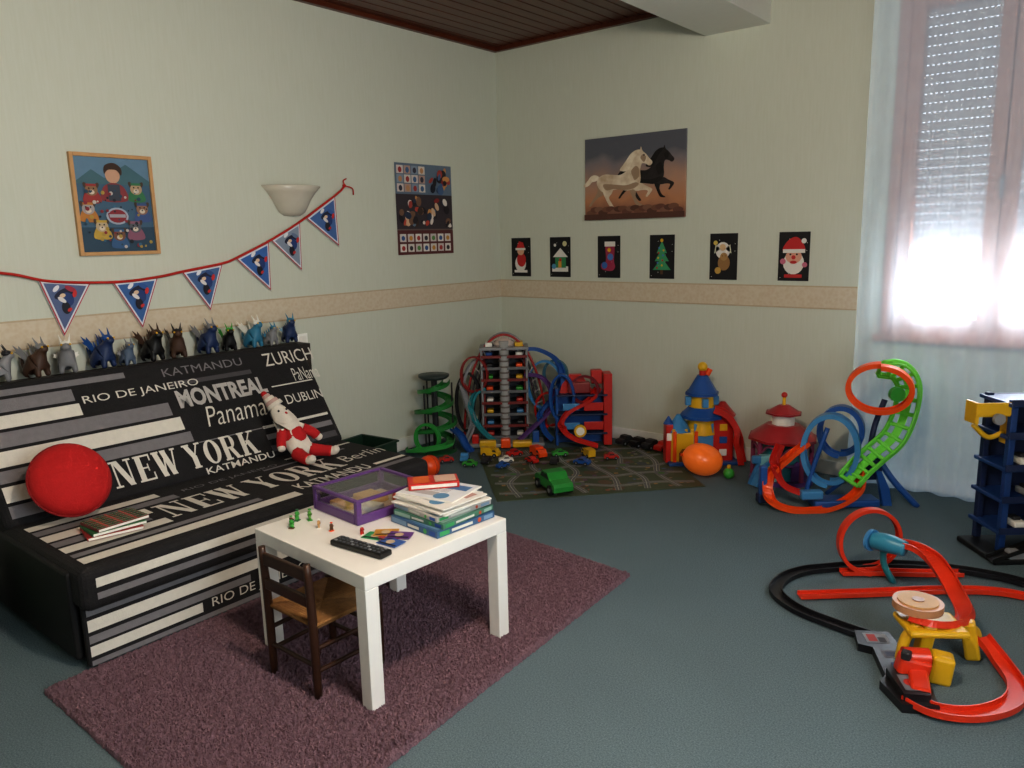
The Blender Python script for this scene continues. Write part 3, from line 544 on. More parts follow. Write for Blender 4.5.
# creatures on ledge
def dragon(y,c1,c2,k,rz,wing=True,lab=""):
    g=T("toy_dragon",lab,"toy",(.10,y,.90),rz,group="toy dragons on the ledge")
    pts=[(0,0,.065),(.03,0,.09),(.042,0,.125),(.055,0,.15),(.08,0,.14),(-.025,0,.055),(-.048,0,.045),(-.062,0,.065),(-.066,0,.10),(.035,.026,.05),(.042,.03,.012),(.035,-.026,.05),(.042,-.03,.012),(-.026,.028,.04),(-.018,.03,.012),(-.026,-.028,.04),(-.018,-.03,.012)]
    ed=[(0,1),(1,2),(2,3),(3,4),(0,5),(5,6),(6,7),(7,8),(1,9),(9,10),(1,11),(11,12),(5,13),(13,14),(5,15),(15,16)]
    rd=[.036,.034,.024,.026,.017,.032,.020,.012,.006,.015,.013,.015,.013,.017,.013,.017,.013]
    skin("body",[(x*k,y_*k,z*k) for x,y_,z in pts],ed,[r*k for r in rd],c1,g,1)
    for sgn in (1,-1):
        b=B()
        mx=MX((0,sgn*.022*k,.08*k),(-.8,sgn*.25,.5),(-.2,sgn*.1,1)) if wing else MX((0,sgn*.02*k,.08*k),(-.3,sgn*.9,0),(-.3,0,1))
        z=.66 if wing else .35
        b.prism([(x*k*z,y_*k*z) for x,y_ in [(0,0),(.02,.07),(.05,.10),(.06,.07),(.10,.08),(.085,.045),(.11,.03),(.075,.02),(.06,0),(.03,.01)]],mx,.004,c2)
        P(b,"wing",g)
    b=B()
    for q in range(6): b.cyl(((.04-.02*q)*k,0,(.13-.013*q-(.008 if q else 0))*k),((.028-.022*q)*k,0,(.172-.013*q)*k),.010*k,c2,r2=.002,seg=6)
    b.sph((.044*k,0,.155*k),(.024*k,.027*k,.016*k),c2,seg=10,rings=6)
    for sg in (1,-1): b.cyl((.045*k,sg*.014*k,.16*k),(.028*k,sg*.024*k,.20*k),.007*k,c2,r2=.001,seg=6)
    b.sph((.068*k,.018*k,.155*k),.005*k,YEL,seg=8,rings=6);b.sph((.068*k,-.018*k,.155*k),.005*k,YEL,seg=8,rings=6)
    P(b,"spikes",g)
GY=M('85868a',.5);DB=M('24365e',.45);BR2=M('4a3428',.5);CY=M('3a80a0',.4)
for q in [(-3.66,GY,DK,.9,1.2,False,"small grey and black toy dragon on ledge"),(-3.51,BR2,GY,1.0,.5,True,"brown toy dragon with grey wings"),(-3.37,GY,WH,1.0,-.3,False,"pale grey toy dragon with white crest"),(-3.21,DB,BLU,1.05,.4,True,"dark blue toy dragon with spread wings"),(-3.09,M('5a6a80',.5),GY,.75,.2,False,"slate blue toy dragon with grey crest"),(-2.96,BLK,BR2,1.05,.3,True,"black toy dragon with brown wings"),(-2.82,BR2,DK,1.0,-.3,True,"dark brown toy dragon with charcoal wings"),(-2.65,DB,GY,1.05,.2,True,"navy toy dragon with grey wings"),(-2.52,BLK,GRN,.85,-.2,True,"black toy dragon with green wings"),(-2.37,CY,WH,1.0,.3,True,"teal toy dragon with white wings"),(-2.25,GY,CY,.75,.2,False,"pale grey toy dragon with teal crest"),(-2.12,DB,CY,.95,-.2,False,"blue toy dragon with teal crest")]: dragon(*q)
# cushion
cu=B();RC=M('b81a1c',.85,.08,40,bump=.25,name="red_plush")
cu.sph((0,0,0),(.155,.155,.085),RC,seg=40,rings=20);cu.tube([(.155*math.cos(a*pi/12),.155*math.sin(a*pi/12),0) for a in range(24)],.005,M('8a0c12',.8),n=2,closed=True)
TM(cu,"cushion","round red plush cushion leaning on sofa back","cushion",(.73,-3.65,.565),rot=(0,math.radians(60),0))
# tartan books
for i in range(3):
    b=B();b.box((0,0,.0),(.15,.20,.013),[M('9a2a2a'),M('2c6a40'),M('7a3030')][i],bev=.002);b.box((0.002,0,0),(.148,.196,.009),WH);mx=MX((-.075,-.10,.0066),(1,0,0),(0,1,0))
    if i==2:
        for q in range(6): b.rect(.004+q*.025,0,.016+q*.025,.20,mx,.5,pm('2a6a42'))
        for q in range(7): b.rect(0,.006+q*.028,.15,.016+q*.028,mx,1,pm('b8463c' if q%2 else '1f4a30'))
        for q in range(6): b.rect(.019+q*.025,0,.0205+q*.025,.20,mx,1.3,pm('d8d0c8'))
    TM(b,"picture_book","red and green checked thin book in a stack","book",(1.0-.006*i,-3.62+.01*i,.407+.0135*i),.12*i-.2,group="checked books on the sofa")
# plush doll
DW=M('e0d8cc',.9,.06,60,bump=.5,name="knit_white");DR=M('b81e24',.9,.06,60,bump=.5,name="knit_red")
d=T("plush_doll","knitted red and white plush doll leaning on sofa back","toy",(.77,-2.58,.405),0)
pts=[(0,0,.06),(-.02,-.01,.13),(-.045,-.025,.19),(-.075,-.045,.245),(-.10,-.055,.285),(.04,.05,.045),(.09,.10,.035),(.13,.14,.03),(.15,.14,.055),(.05,-.04,.045),(.11,-.04,.03),(.165,-.035,.025),(.18,-.035,.05),(-.01,.05,.155),(.03,.09,.12),(.045,.12,.085),(-.02,-.075,.155),(.02,-.11,.11),(.045,-.12,.07)]
ed=[(0,1),(1,2),(2,3),(3,4),(0,5),(5,6),(6,7),(7,8),(0,9),(9,10),(10,11),(11,12),(2,13),(13,14),(14,15),(2,16),(16,17),(17,18)]
rd=[.052,.052,.03,.046,.03,.030,.026,.026,.02,.030,.026,.026,.02,.022,.019,.022,.022,.019,.022]
skin("body",pts,ed,rd,DW,d)
P(B().sph((-.012,-.005,.11),(.062,.062,.075),DR,rot=(0,-.3,.5)).tube([(-.005,.045,.15),(.022,.08,.13),(.034,.10,.105)],[.029,.025,.025],DR).tube([(-.018,-.07,.15),(.012,-.10,.12),(.032,-.114,.09)],[.029,.025,.025],DR).tube([(.04,.05,.045),(.085,.095,.036),(.115,.125,.03)],[.036,.031,.030],DR).tube([(.05,-.04,.045),(.10,-.04,.032),(.145,-.037,.027)],[.036,.031,.030],DR),"coat",d,"red knitted coat and trousers")
P(B().sph((-.03,-.035,.24),.012,DR).sph((-.043,-.065,.258),.006,BLK,seg=8,rings=6).sph((-.038,-.022,.262),.006,BLK,seg=8,rings=6).tube([(-.037,-.052,.225),(-.03,-.035,.22),(-.033,-.02,.225)],.003,DR),"face",d)
hb=B();DP=M('c8a8a0',.9,.15,80,bump=.5,name="knit_pale_pink")
for i,mm in enumerate([DW,DP,DW,DP]): hb.tube([(-.088-.012*i,-.05-.007*i,.275+.014*i),(-.098-.012*i,-.056-.007*i,.291+.014*i)],[.044-.007*i,.040-.007*i],mm,n=3,seg=14)
P(hb.sph((-.14,-.08,.338),.015,DR),"hat",d,"pale knitted hat with soft bands")
P(B().tube([(-.045+.042*math.cos(a*pi/5),-.025+.042*math.sin(a*pi/5),.2) for a in range(10)],.011,DW,n=3,closed=True),"scarf",d)
# green crate behind sofa
b=B();GC=M('133324',.6)
b.box((0,0,.01),(.30,.36,.02),GC,bev=.004)
for sx_ in(-1,1): b.box((sx_*.145,0,.135),(.012,.36,.25),GC,bev=.004);b.box((0,sx_*.175,.135),(.28,.012,.25),GC,bev=.004);b.box((sx_*.15,0,.265),(.025,.38,.012),GC,bev=.003);b.box((0,sx_*.18,.265),(.30,.025,.012),GC,bev=.003)
TM(b,"storage_crate","open dark green plastic crate beside the sofa","crate",(.40,-1.88,0),.1)
b=B();b.sph((0,0,.07),.07,ORG);
for a in range(6): b.tube([(math.cos(a*pi/6)*.0705*math.sin(t*pi/8),math.sin(a*pi/6)*.0705*math.sin(t*pi/8),.07+.0705*math.cos(t*pi/8)) for t in range(9)],.002,M('b83c10'),n=2,seg=5)
b.lathe([(.045,0),(.05,.012),(.04,.02)],(0,0,0),BLU)
TM(b,"toy_ball","ribbed orange ball on a blue ring","ball",(.62,-1.50,0))
b=B();b.lathe([(0,0.0),(.13,0),(.15,.03),(.17,.3),(.16,.31),(.14,.04),(0,.03)],(0,0,0),M('1f5a2a',.8,.1,40,bump=.3))
TM(b,"storage_basket","green soft fabric basket beside the sofa","basket",(.60,-4.09,0))
# ------------------------------------------------------------ table
TZ=.482
tb_=T("side_table","square glossy white table with thick legs on rug","table",(1.985,-3.08,.01),-.05)
LQ=M('f6f3ee',.22,.01,name="white_lacquer")
P(B().box((0,0,TZ-.035),(.65,.65,.05),LQ,bev=.003),"table_top",tb_)
for xx in (-.299,.299):
    for yy in (-.299,.299): P(B().box((xx,yy,(TZ-.06)/2),(.052,.052,TZ-.06),LQ,bev=.002),"leg",tb_)
ZT=TZ+.0008
# chair
ch=T("childs_chair","small dark wooden ladder-back chair with rush seat","chair",(1.95,-3.33,.02))
CWd=M('3a2216',.4,.2,15,name="dark_stained_wood")
cx0,cx1,cyb,cyf=1.835,2.085,-3.475,-3.21
for xx in (cx0,cx1): P(B(True).tube([(xx,cyb,.018),(xx,cyb,.2),(xx,cyb-.002,.35),(xx,cyb-.008,.49)],[.014,.015,.015,.012],CWd,n=4,seg=12),"back_post",ch)
for xx in (cx0-.01,cx1+.01): P(B(True).tube([(xx,cyf,.018),(xx,cyf,.15),(xx,cyf,.285)],[.013,.016,.016],CWd,n=4,seg=12),"leg",ch)
for z,hh in ((.45,.045),(.36,.04)):
    P(B(True).bb(cx0+.008,cx1-.008,cyb-.014,cyb-.001,z-hh/2,z+hh/2,CWd,.004),"slat",ch)
b=B(True)
for z in (.09,.17):
    b.cyl((cx0,cyb,z+.02),(cx0-.01,cyf,z+.02),.008,CWd).cyl((cx1,cyb,z+.02),(cx1+.01,cyf,z+.02),.008,CWd).cyl((cx0-.01,cyf,z),(cx1+.01,cyf,z),.008,CWd)
b.cyl((cx0,cyb,.13),(cx1,cyb,.13),.008,CWd);P(b,"stretcher",ch)
RS=M('8a6236',.8,.3,60,bump=.5,name="woven_rush")
b=B(True);ccx,ccy=(cx0+cx1)/2,(cyb+cyf)/2
for k in range(13):
    f_=1-k/13; hx,hy=.133*f_,.13*f_
    z=.275-.004*(k/13)
    b.tube([(ccx-hx,ccy-hy,z),(ccx+hx,ccy-hy,z)],.0068,RS,n=1,seg=8).tube([(ccx-hx,ccy+hy,z),(ccx+hx,ccy+hy,z)],.0068,RS,n=1,seg=8).tube([(ccx-hx,ccy-hy,z),(ccx-hx,ccy+hy,z)],.0068,RS,n=1,seg=8).tube([(ccx+hx,ccy-hy,z),(ccx+hx,ccy+hy,z)],.0068,RS,n=1,seg=8)
b.bb(ccx-.13,ccx+.13,ccy-.125,ccy+.125,.26,.272,RS);P(b,"seat",ch)
# purple case
pc=T("toy_case","purple-framed toy case with pale clear lid","toy case",(1.81,-2.98,ZT),-.08)
b=B();sx_,sy_,h_=.148,.165,.09
for a in(-1,1): b.box((a*(sx_-.01),0,.018),(.02,2*sy_,.036),PUR,bev=.005);b.box((0,a*(sy_-.01),.018),(2*sx_-.04,.02,.036),PUR,bev=.005)
b.box((0,0,.004),(2*sx_-.03,2*sy_-.03,.006),M('d8ccb8'));P(b,"base",pc)
b=B()
for a in(-1,1): b.box((a*(sx_-.009),0,.088),(.018,2*sy_,.012),PUR,bev=.004);b.box((0,a*(sy_-.009),.088),(2*sx_-.03,.018,.012),PUR,bev=.004)
for a in(-1,1):
    for c_ in(-1,1): b.box((a*(sx_-.012),c_*(sy_-.012),.058),(.022,.022,.052),PUR,bev=.004)
P(b,"lid_frame",pc)
mg=bpy.data.materials.new("clear_plastic");mg.use_nodes=True;nt=mg.node_tree;nt.nodes.clear();o_=nt.nodes.new("ShaderNodeOutputMaterial");t_=nt.nodes.new("ShaderNodeBsdfTransparent");t_.inputs[0].default_value=(.97,.96,.94,1);g_=nt.nodes.new("ShaderNodeBsdfGlossy");g_.inputs["Roughness"].default_value=.08;g_.inputs["Color"].default_value=(1,1,1,1);x_=nt.nodes.new("ShaderNodeMixShader");x_.inputs[0].default_value=.16;nt.links.new(t_.outputs[0],x_.inputs[1]);nt.links.new(g_.outputs[0],x_.inputs[2]);nt.links.new(x_.outputs[0],o_.inputs[0])
P(B().box((0,0,.088),(2*sx_-.034,2*sy_-.034,.003),mg).box((0,-sy_+.006,.06),(2*sx_-.05,.003,.045),mg).box((sx_-.006,0,.06),(.003,2*sy_-.05,.045),mg),"clear_panel",pc)
P(B().box((-.04,.03,.02),(.12,.09,.025),M('d8b880'),bev=.006).box((.06,-.05,.02),(.09,.08,.03),WH,rot=(0,0,.4),bev=.006).sph((.08,.08,.035),.028,ORG).box((-.05,-.09,.02),(.12,.05,.02),TAN,bev=.004),"contents",pc)
# stack of games / magazines
def gamebox(x,y,z,dx,dy,h,rz,c1,c2,nm="board_game_box",lb="flat board game box on the white table",cat="board game"):
    b=B();b.box((0,0,h/2),(dx,dy,h),M(c1,.35),bev=.002);m1=pm(c2)
    mx=MX((-dx/2,-dy/2-.0006,0),(1,0,0),(0,0,1));
    b.rect(dx*.03,h*.15,dx*.35,h*.85,mx,.3,m1);b.rect(dx*.38,h*.3,dx*.62,h*.7,mx,.3,pm('d8d8d0'));b.disc(dx*.75,h*.5,h*.35,mx,.3,pm('4fae58'));b.rect(dx*.84,h*.2,dx*.96,h*.8,mx,.3,pm('2a50a0'))
    mx=MX((dx/2+.0006,-dy/2,0),(0,1,0),(0,0,1))
    b.rect(dy*.04,h*.2,dy*.2,h*.8,mx,.3,pm('3aa060'));b.rect(dy*.24,h*.3,dy*.6,h*.7,mx,.3,pm('d8d8d0'));b.disc(dy*.72,h*.5,h*.35,mx,.3,pm('c05030'));b.rect(dy*.8,h*.2,dy*.96,h*.8,mx,.3,m1)
    mx=MX((-dx/2,-dy/2,h+.0005),(1,0,0),(0,1,0));b.rect(dx*.04,dy*.04,dx*.96,dy*.96,mx,.2,m1);b.rect(dx*.15,dy*.55,dx*.85,dy*.8,mx,.4,pm('e8e4da'));b.disc(dx*.4,dy*.3,min(dx,dy)*.18,mx,.4,pm('d8882c'))
    return TM(b,nm,lb,cat,(x,y,z),rz,group="boxes and magazines on the table")
gamebox(2.145,-2.92,ZT,.26,.28,.026,-.08,'3a5f88','7a9ab8',lb="blue-grey flat game box in stack")
gamebox(2.145,-2.915,ZT+.0275,.26,.26,.020,-.02,'4a7a68','98b8ac',lb="green flat puzzle box in stack")
gamebox(2.135,-2.91,ZT+.049,.25,.26,.018,-.10,'b8b4b0','8aa0b8',lb="pale grey flat game box in stack")
def mag(x,y,z,dx,dy,rz,c1,c2,h=.006):
    b=B();b.box((0,0,h/2),(dx,dy,h),M('ece9e2'),bev=.001);mx=MX((-dx/2,-dy/2,h+.0003),(1,0,0),(0,1,0));b.rect(0.003,.003,dx-.003,dy-.003,mx,0.2,pm(c1));b.rect(.02,dy*.6,dx-.02,dy-.03,mx,.5,pm(c2));b.rect(.02,.03,dx*.6,dy*.35,mx,.5,pm('b0aeb0'));b.disc(dx*.7,dy*.2,.03,mx,.6,pm('5a8ab0'))
    for q in range(4): b.rect(.03,dy*.4+q*.012,dx*.7,dy*.4+q*.012+.004,mx,.5,pm('8a8a90'))
    TM(b,"magazine","loosely stacked white and pastel magazine","magazine",(x,y,z),rz,group="boxes and magazines on the table")
zz=ZT+.069
for i,(x,y,dx,dy,rz,c1,c2) in enumerate([(2.13,-2.92,.27,.23,.03,'dcd8d0','7a8898'),(2.14,-2.91,.27,.24,-.14,'ece8e2','c8b090'),(2.115,-2.91,.26,.21,.10,'ccd4da','5a8098'),(2.14,-2.92,.26,.22,-.05,'e4e0dc','b89088'),(2.11,-2.90,.25,.20,.18,'dcdfe4','5078a8')]):
    mag(x,y,zz,dx,dy,rz,c1,c2,.006); zz+=.0073
b=B();b.box((0,0,.012),(.10,.19,.024),RED,bev=.003);mx=MX((-.05,-.095,.0245),(1,0,0),(0,1,0));b.rect(.01,.1,.09,.18,mx,.5,pm('c8a898'));b.rect(.01,.02,.09,.08,mx,.5,pm('c8602c'));mx=MX((.0502,-.095,0),(0,1,0),(0,0,1));b.rect(.01,.006,.18,.018,mx,.2,pm('e8e0d8'))
TM(b,"card_game_box","small red card game box atop the magazines","box",(2.06,-2.88,zz),-.7)
# remote
b=B();b.box((0,0,.01),(.24,.055,.02),BLK,bev=.006,seg=3)
rm=T("remote_control","long black remote control with small buttons","remote",(2.12,-3.29,ZT),.08);P(b,"body",rm)
b=B()
for i in range(11):
    for j in range(3): b.box((-.10+i*.02,-.016+j*.016,.021),(.011,.008,.004),M('55585c',.5) if (i+j)%4 else GR,bev=.001)
o=P(b,"buttons",rm);o["kind"]="stuff"
# small table toys
def minifig(x,y,z,c1,c2,k,rz,lb):
    g=T("toy_figure",lb,"toy",(x,y,z),rz,group="small figures on the table")
    skin("body",[(0,0,.035*k),(0,0,.055*k),(0,0,.075*k),(0,.012*k,.02*k),(0.004*k,.014*k,.005*k),(0,-.012*k,.02*k),(.004*k,-.014*k,.005*k),(.012*k,.02*k,.045*k),(.012*k,-.02*k,.045*k)],[(0,1),(1,2),(0,3),(3,4),(0,5),(5,6),(1,7),(1,8)],[.014*k,.012*k,.015*k,.009*k,.009*k,.009*k,.009*k,.007*k,.007*k],c1,g,1)
    P(B().sph((.004*k,0,.084*k),(.014*k,.014*k,.007*k),c2,seg=10,rings=6),"cap",g)
    P(B().box((0,0,.0015),(.034*k,.04*k,.003),c2),"stand",g)
for q in [(1.71,-3.25,GRN,DGR,.5,.4,"tiny bright green toy figure on table"),(1.76,-3.31,GRN,BRN,.45,2,"tiny green and brown toy figure"),(1.745,-3.22,M('5a9a3a',.4),GRN,.5,1.2,"tiny lime green toy figure on table"),(1.73,-3.29,DGR,GRN,.4,1.9,"tiny dark green toy figure on table"),(1.84,-3.25,TAN,WH,.4,1,"tiny tan and white toy figure"),(1.90,-3.24,BRN,ORG,.38,0,"tiny brown and orange toy figure"),(2.02,-3.20,RED,WH,.4,0,"tiny red and white toy figure")]: minifig(q[0],q[1],ZT,*q[2:])
for i,(x,y,rz,c) in enumerate([(2.07,-3.18,.3,'2f9a60'),(2.12,-3.155,1.0,'a03a3a'),(2.16,-3.19,.1,'3a60a8'),(2.08,-3.14,.7,'c89030'),(2.14,-3.13,.5,'6a3a8a')]):
    b=B();b.box((0,0,.002+.003*i/3),(.085,.06,.0015),M(c,.4));mx=MX((-.0425,-.03,.0035+.003*i/3),(1,0,0),(0,1,0));b.disc(.04,.03,.016,mx,.3,pm('c8b090'));b.rect(.005,.005,.08,.014,mx,.3,pm('20242c'));TM(b,"playing_card","small colourful picture card lying flat","card",(x,y,ZT),rz,group="picture cards on the table")
# ------------------------------------------------------------ toys by wall
def car(x,y,z,rz,L,c1,name="toy_car",lb="small plastic toy car",grp="toy cars on the mat",truck=False):
    b=B();k=L
    pr=[(-.5,.10),(-.5,.24),(-.42,.30),(-.22,.31),(-.12,.44),(.14,.44),(.26,.31),(.46,.27),(.5,.20),(.5,.10)] if not truck else [(-.5,.10),(-.5,.5),(.12,.52),(.12,.36),(.2,.46),(.36,.44),(.44,.3),(.5,.28),(.5,.10)]
    mx=MX((0,.22*k,0),(1,0,0),(0,0,1))
    b.prism([(px*k,pz*k) for px,pz in pr],mx,.44*k,c1)
    wn=[(-.19,.31),(-.11,.41),(.13,.41),(.22,.31)] if not truck else [(.16,.32),(.2,.42),(.34,.41),(.4,.3)]
    b.prism([(px*k,pz*k) for px,pz in wn],MX((0,.225*k,0),(1,0,0),(0,0,1)),.45*k,DK)
    b.box((.44*k,.13*k,.22*k),(.05*k,.08*k,.05*k),YEL).box((.44*k,-.13*k,.22*k),(.05*k,.08*k,.05*k),YEL)
    o=T(name,lb,"toy car",(x,y,z),rz,grp);P(b,"body",o)
    for wx in (-.3,.3):
        for wy in (-.22,.22): P(B().cyl((wx*k,wy*k-.04*k,.11*k),(wx*k,wy*k+.04*k,.11*k),.11*k,BLK,seg=14).cyl((wx*k,wy*k-.045*k,.11*k),(wx*k,wy*k+.045*k,.11*k),.05*k,GR,seg=10),"wheel",o)
    return o
MZ=.0085
# left spiral ramp tower
g=T("toy_spiral_ramp","green spiral ramp around a black pole","toy",(.22,-1.03,0),RZ)
b=B().cyl((0,0,0),(0,0,.53),.022,DK).cyl((0,0,.53),(0,0,.56),.05,DK,r2=.04).lathe([(0,.01),(.14,.01),(.15,0)],(0,0,0),DGR)
for a in range(3): b.cyl((.125*math.cos(a*2.1),.125*math.sin(a*2.1),0),(.125*math.cos(a*2.1),.125*math.sin(a*2.1),.5),.006,DK)
P(b,"pole",g)
pts=[((.108+.02*math.sin(i*.13))*math.cos(i*pi/6),.112*math.sin(i*pi/6),.06+.44*i/36) for i in range(37)]
P(B().ribbon(pts,.055,.024,M('2a7a38',.35),n=3),"ramp",g)
P(B().ribbon([(.11,-.02,.08),(.09,-.14,.07),(-.04,-.20,.06),(-.17,-.15,.04),(-.18,-.02,.02)],.055,.02,M('3a9a48',.35)),"ramp",g,"green exit ramp")
P(B().loop((-.05,-.12,.13),.09,(.4,1,0),.035,.014,M('3a9a48',.35),shift=.05,ry=.10),"ramp",g,"green loop at the foot")
P(B().ribbon([(.12,.0,.16),(.18,-.06,.12),(.22,-.12,.06),(.26,-.16,.03)],.055,.015,BLU),"ramp",g,"blue exit ramp")
P(B().lathe([(0,.53),(.09,.53),(.11,.545),(.11,.56),(0,.565)],(0,0,0),M('2f3a3a',.4)),"roof",g)
# main garage
g=T("toy_garage","tall multi-level grey and red toy car garage","toy garage",(.45,-.52,0.006),RZ)
DKG=M('3c3c44',.45)
for i in range(8):
    z=.04+i*.086; P(B().box((0,0,z),(.34,.20,.010),DKG,bev=.003).box((0,-.101,z+.005),(.34,.006,.020),M('7a2c2a',.4) if i%2 else M('6a6c70',.5)).box((-.11,-.02,z+.020),(.05,.08,.025),[RED,LBL,YEL,WH,ORG,GRN,DK,BLU][i],bev=.008).box((.11,-.03,z+.020),(.05,.08,.025),[WH,DK,LBL,RED,GRN,YEL,ORG,WH][i],bev=.008),"deck",g)
b=B()
for sx_ in(-.165,.165):
    for sy_ in(-.09,.09): b.cyl((sx_,sy_,0),(sx_,sy_,.70),.009,GR)
b.cyl((0,-.075,0),(0,-.075,.76),.036,M('a8a8a8',.25))
for x in (-.15,.15): b.box((x,.02,.35),(.012,.15,.6),M('7a2624',.4))
b.box((0,.09,.36),(.32,.01,.66),DKG)
for i in range(16): b.cyl((0,-.075,.05+.043*i),(0,-.075,.062+.043*i),.041,M('6c6460',.4))
P(b,"column",g)
P(B().box((0,0,.705),(.36,.22,.02),GR,bev=.004).lathe([(.06,.715),(.08,.735),(.05,.765),(.0,.785)],(0,-.02,0),M('c8b8b0',.4)).box((.11,0,.73),(.06,.12,.03),YEL,bev=.004).box((-.11,0,.73),(.05,.1,.03),WH,bev=.004),"roof",g)
b=B()
arc=lambda rx,h,y,a0,a1,n=14:[(rx*math.cos(a),y,h*math.sin(a)) for a in [a0+(a1-a0)*i/n for i in range(n+1)]]
for y,mm in ((-.03,M('a83030',.4)),(.08,GR)): b.tube(arc(.31,.80,y,0,pi),.009,mm,n=3).tube(arc(.25,.72,y,0,pi),.007,M('3a2c34',.4),n=3)
b.ribbon(arc(.28,.76,.03,.05,pi-.05),.09,.012,M('2c2a30',.5),n=3,ups=[V((-math.cos(.05+(pi-.1)*i/14),0,-math.sin(.05+(pi-.1)*i/14))) for i in range(15)])
for i in range(1,24):
    a=pi*i/24; b.cyl((.31*math.cos(a),-.03,.8*math.sin(a)),(.25*math.cos(a),-.03,.72*math.sin(a)),.004,M('b8b0b0',.4),seg=8);b.cyl((.31*math.cos(a),-.03,.8*math.sin(a)),(.31*math.cos(a),.08,.8*math.sin(a)),.004,GR,seg=8)
P(b,"arch",g)
P(B().ribbon([(.15,.0,.68),(.26,.0,.67),(.38,-.03,.60),(.42,-.08,.48),(.36,-.12,.34),(.26,-.14,.22),(.28,-.16,.10),(.34,-.18,.03)],.05,.018,BLU),"track",g,"blue curved car track")
P(B().ribbon([(.15,-.05,.5),(.27,-.08,.48),(.34,-.12,.38),(.32,-.15,.24),(.22,-.17,.14),(.1,-.20,.04)],.045,.016,PUR),"track",g,"purple curved car track")
P(B().loop((.30,-.02,.42),.13,(.3,1,0),.035,.012,LBL,shift=.05,ry=.18),"track",g,"light blue car loop")
P(B().loop((.33,-.06,.24),.11,(.5,1,0),.032,.012,RED,shift=.05,ry=.13),"track",g,"red car loop")
P(B().loop((.38,.0,.50),.09,(.4,1,0),.032,.012,M('3a6a80',.4),shift=.05,ry=.10),"track",g,"slate blue car loop")
P(B().loop((-.27,-.02,.30),.10,(.4,1,0),.032,.012,DK,shift=.05,ry=.22),"track",g,"black car loop")
P(B().loop((-.22,-.08,.52),.10,(.3,1,0),.028,.010,M('8a2c2c',.4),shift=.05,ry=.13),"track",g,"dark red car loop")
P(B().ribbon([(-.15,.0,.62),(-.24,-.02,.58),(-.31,-.05,.44),(-.28,-.1,.3),(-.24,-.14,.16),(-.28,-.18,.05),(-.31,-.2,.02)],.045,.016,GR),"ramp",g)
P(B().ribbon([(-.15,-.04,.4),(-.22,-.08,.36),(-.25,-.12,.24),(-.18,-.16,.12),(-.08,-.2,.03)],.045,.016,TEAL),"ramp",g,"teal downhill ramp")
b=B().box((0,-.16,.02),(.56,.18,.025),GR,bev=.006).box((-.13,-.24,.035),(.12,.05,.05),YEL,bev=.008).box((.12,-.24,.03),(.14,.06,.045),YEL,bev=.008).box((.0,-.25,.04),(.07,.05,.07),ORG,bev=.01).box((-.22,-.2,.05),(.05,.05,.09),RED,bev=.008).box((.22,-.2,.06),(.05,.05,.11),BLU,bev=.008)
for q in range(5): b.box((-.2+q*.1,-.18,.036),(.05,.08,.006),[BLU,WH,RED,DK,GRN][q],bev=.001)
P(b,"forecourt",g)
# right garage
g=T("toy_garage","red and blue toy parking station with ramps","toy garage",(.97,-.28,.006),RZ)
b=B()
b.box((0,0,.2),(.36,.03,.38),BLU,bev=.006).box((-.18,-.04,.22),(.02,.12,.42),BLU,bev=.004).box((.185,-.04,.27),(.06,.14,.52),RED,bev=.004)
for z in (.1,.24,.38): b.box((0,-.06,z),(.36,.14,.012),NAVY,bev=.003)
b.prism([(-.16,.38),(.10,.38),(.04,.46),(-.0,.52),(-.08,.52),(-.14,.45)],MX((0,0,0),(1,0,0),(0,0,1)),.05,RED);b.box((.11,-.02,.50),(.08,.07,.10),RED,bev=.006).box((-.02,-.06,.43),(.16,.08,.08),M('8a2c2c',.4),bev=.01).box((-.12,-.02,.47),(.06,.05,.08),BLU,bev=.006)
for z in (.16,.30): b.box((.08,-.13,z),(.14,.01,.06),RED,bev=.004).box((-.08,-.13,z),(.12,.01,.05),LBL,bev=.004)
P(b,"body",g)
P(B().ribbon([(.12,-.08,.42),(.05,-.13,.34),(-.1,-.15,.26),(-.15,-.16,.16),(-.08,-.18,.08),(.10,-.2,.02)],.055,.02,RED),"ramp",g)
P(B().loop((-.14,-.08,.36),.09,(.4,1,0),.032,.012,BLU,shift=.04,ry=.17),"ramp",g,"blue loop ramp")
P(B().loop((.02,-.1,.42),.10,(.4,1,0),.028,.012,M('7a2430',.4),shift=.04,ry=.10),"ramp",g,"dark red loop ramp")
P(B().cyl((-.02,-.14,.13),(-.02,-.17,.13),.045,YEL).cyl((-.02,-.17,.13),(-.02,-.172,.13),.03,WH),"signboard",g)
cs=[(.66,-.94,.3,.13,YEL),(.79,-.84,1.2,.11,RED),(.58,-1.12,2.2,.12,LBL),(.94,-.76,-.4,.14,ORG),(1.05,-.66,.9,.11,GRN),(.74,-1.08,1.9,.10,DK),(1.22,-.56,2.6,.12,YEL),(.99,-.90,2.9,.10,RED),(.84,-.99,.8,.10,WH),(1.29,-.74,.2,.11,BLU),(1.12,-.82,2.0,.10,DK),(.70,-1.2,.5,.10,GRN),(.90,-1.10,1.4,.09,BLU),(1.38,-.52,.7,.10,RED),(.50,-1.22,.9,.10,RED)]
cn={id(YEL):"yellow",id(RED):"red",id(LBL):"light blue",id(ORG):"orange",id(GRN):"green",id(DK):"dark grey",id(BLU):"blue",id(WH):"white"}
for x,y,r_,L,c in cs: car(x,y,MZ,r_,L,c,lb="small %s plastic toy car before the garage"%cn[id(c)],truck=(c in (YEL,ORG)))
for x,c,n_ in ((1.26,DK,"dark grey"),(1.37,BLK,"black"),(1.47,DK,"dark grey"),(1.57,RED,"red")): car(x,-.13,MZ,1.35,.15,c,lb="%s toy car parked against the wall"%n_,grp="toy cars along the wall")
car(1.45,-1.28,MZ+.003,-.5,.28,M('2c8a3a',.35),lb="larger green toy car near mat edge")
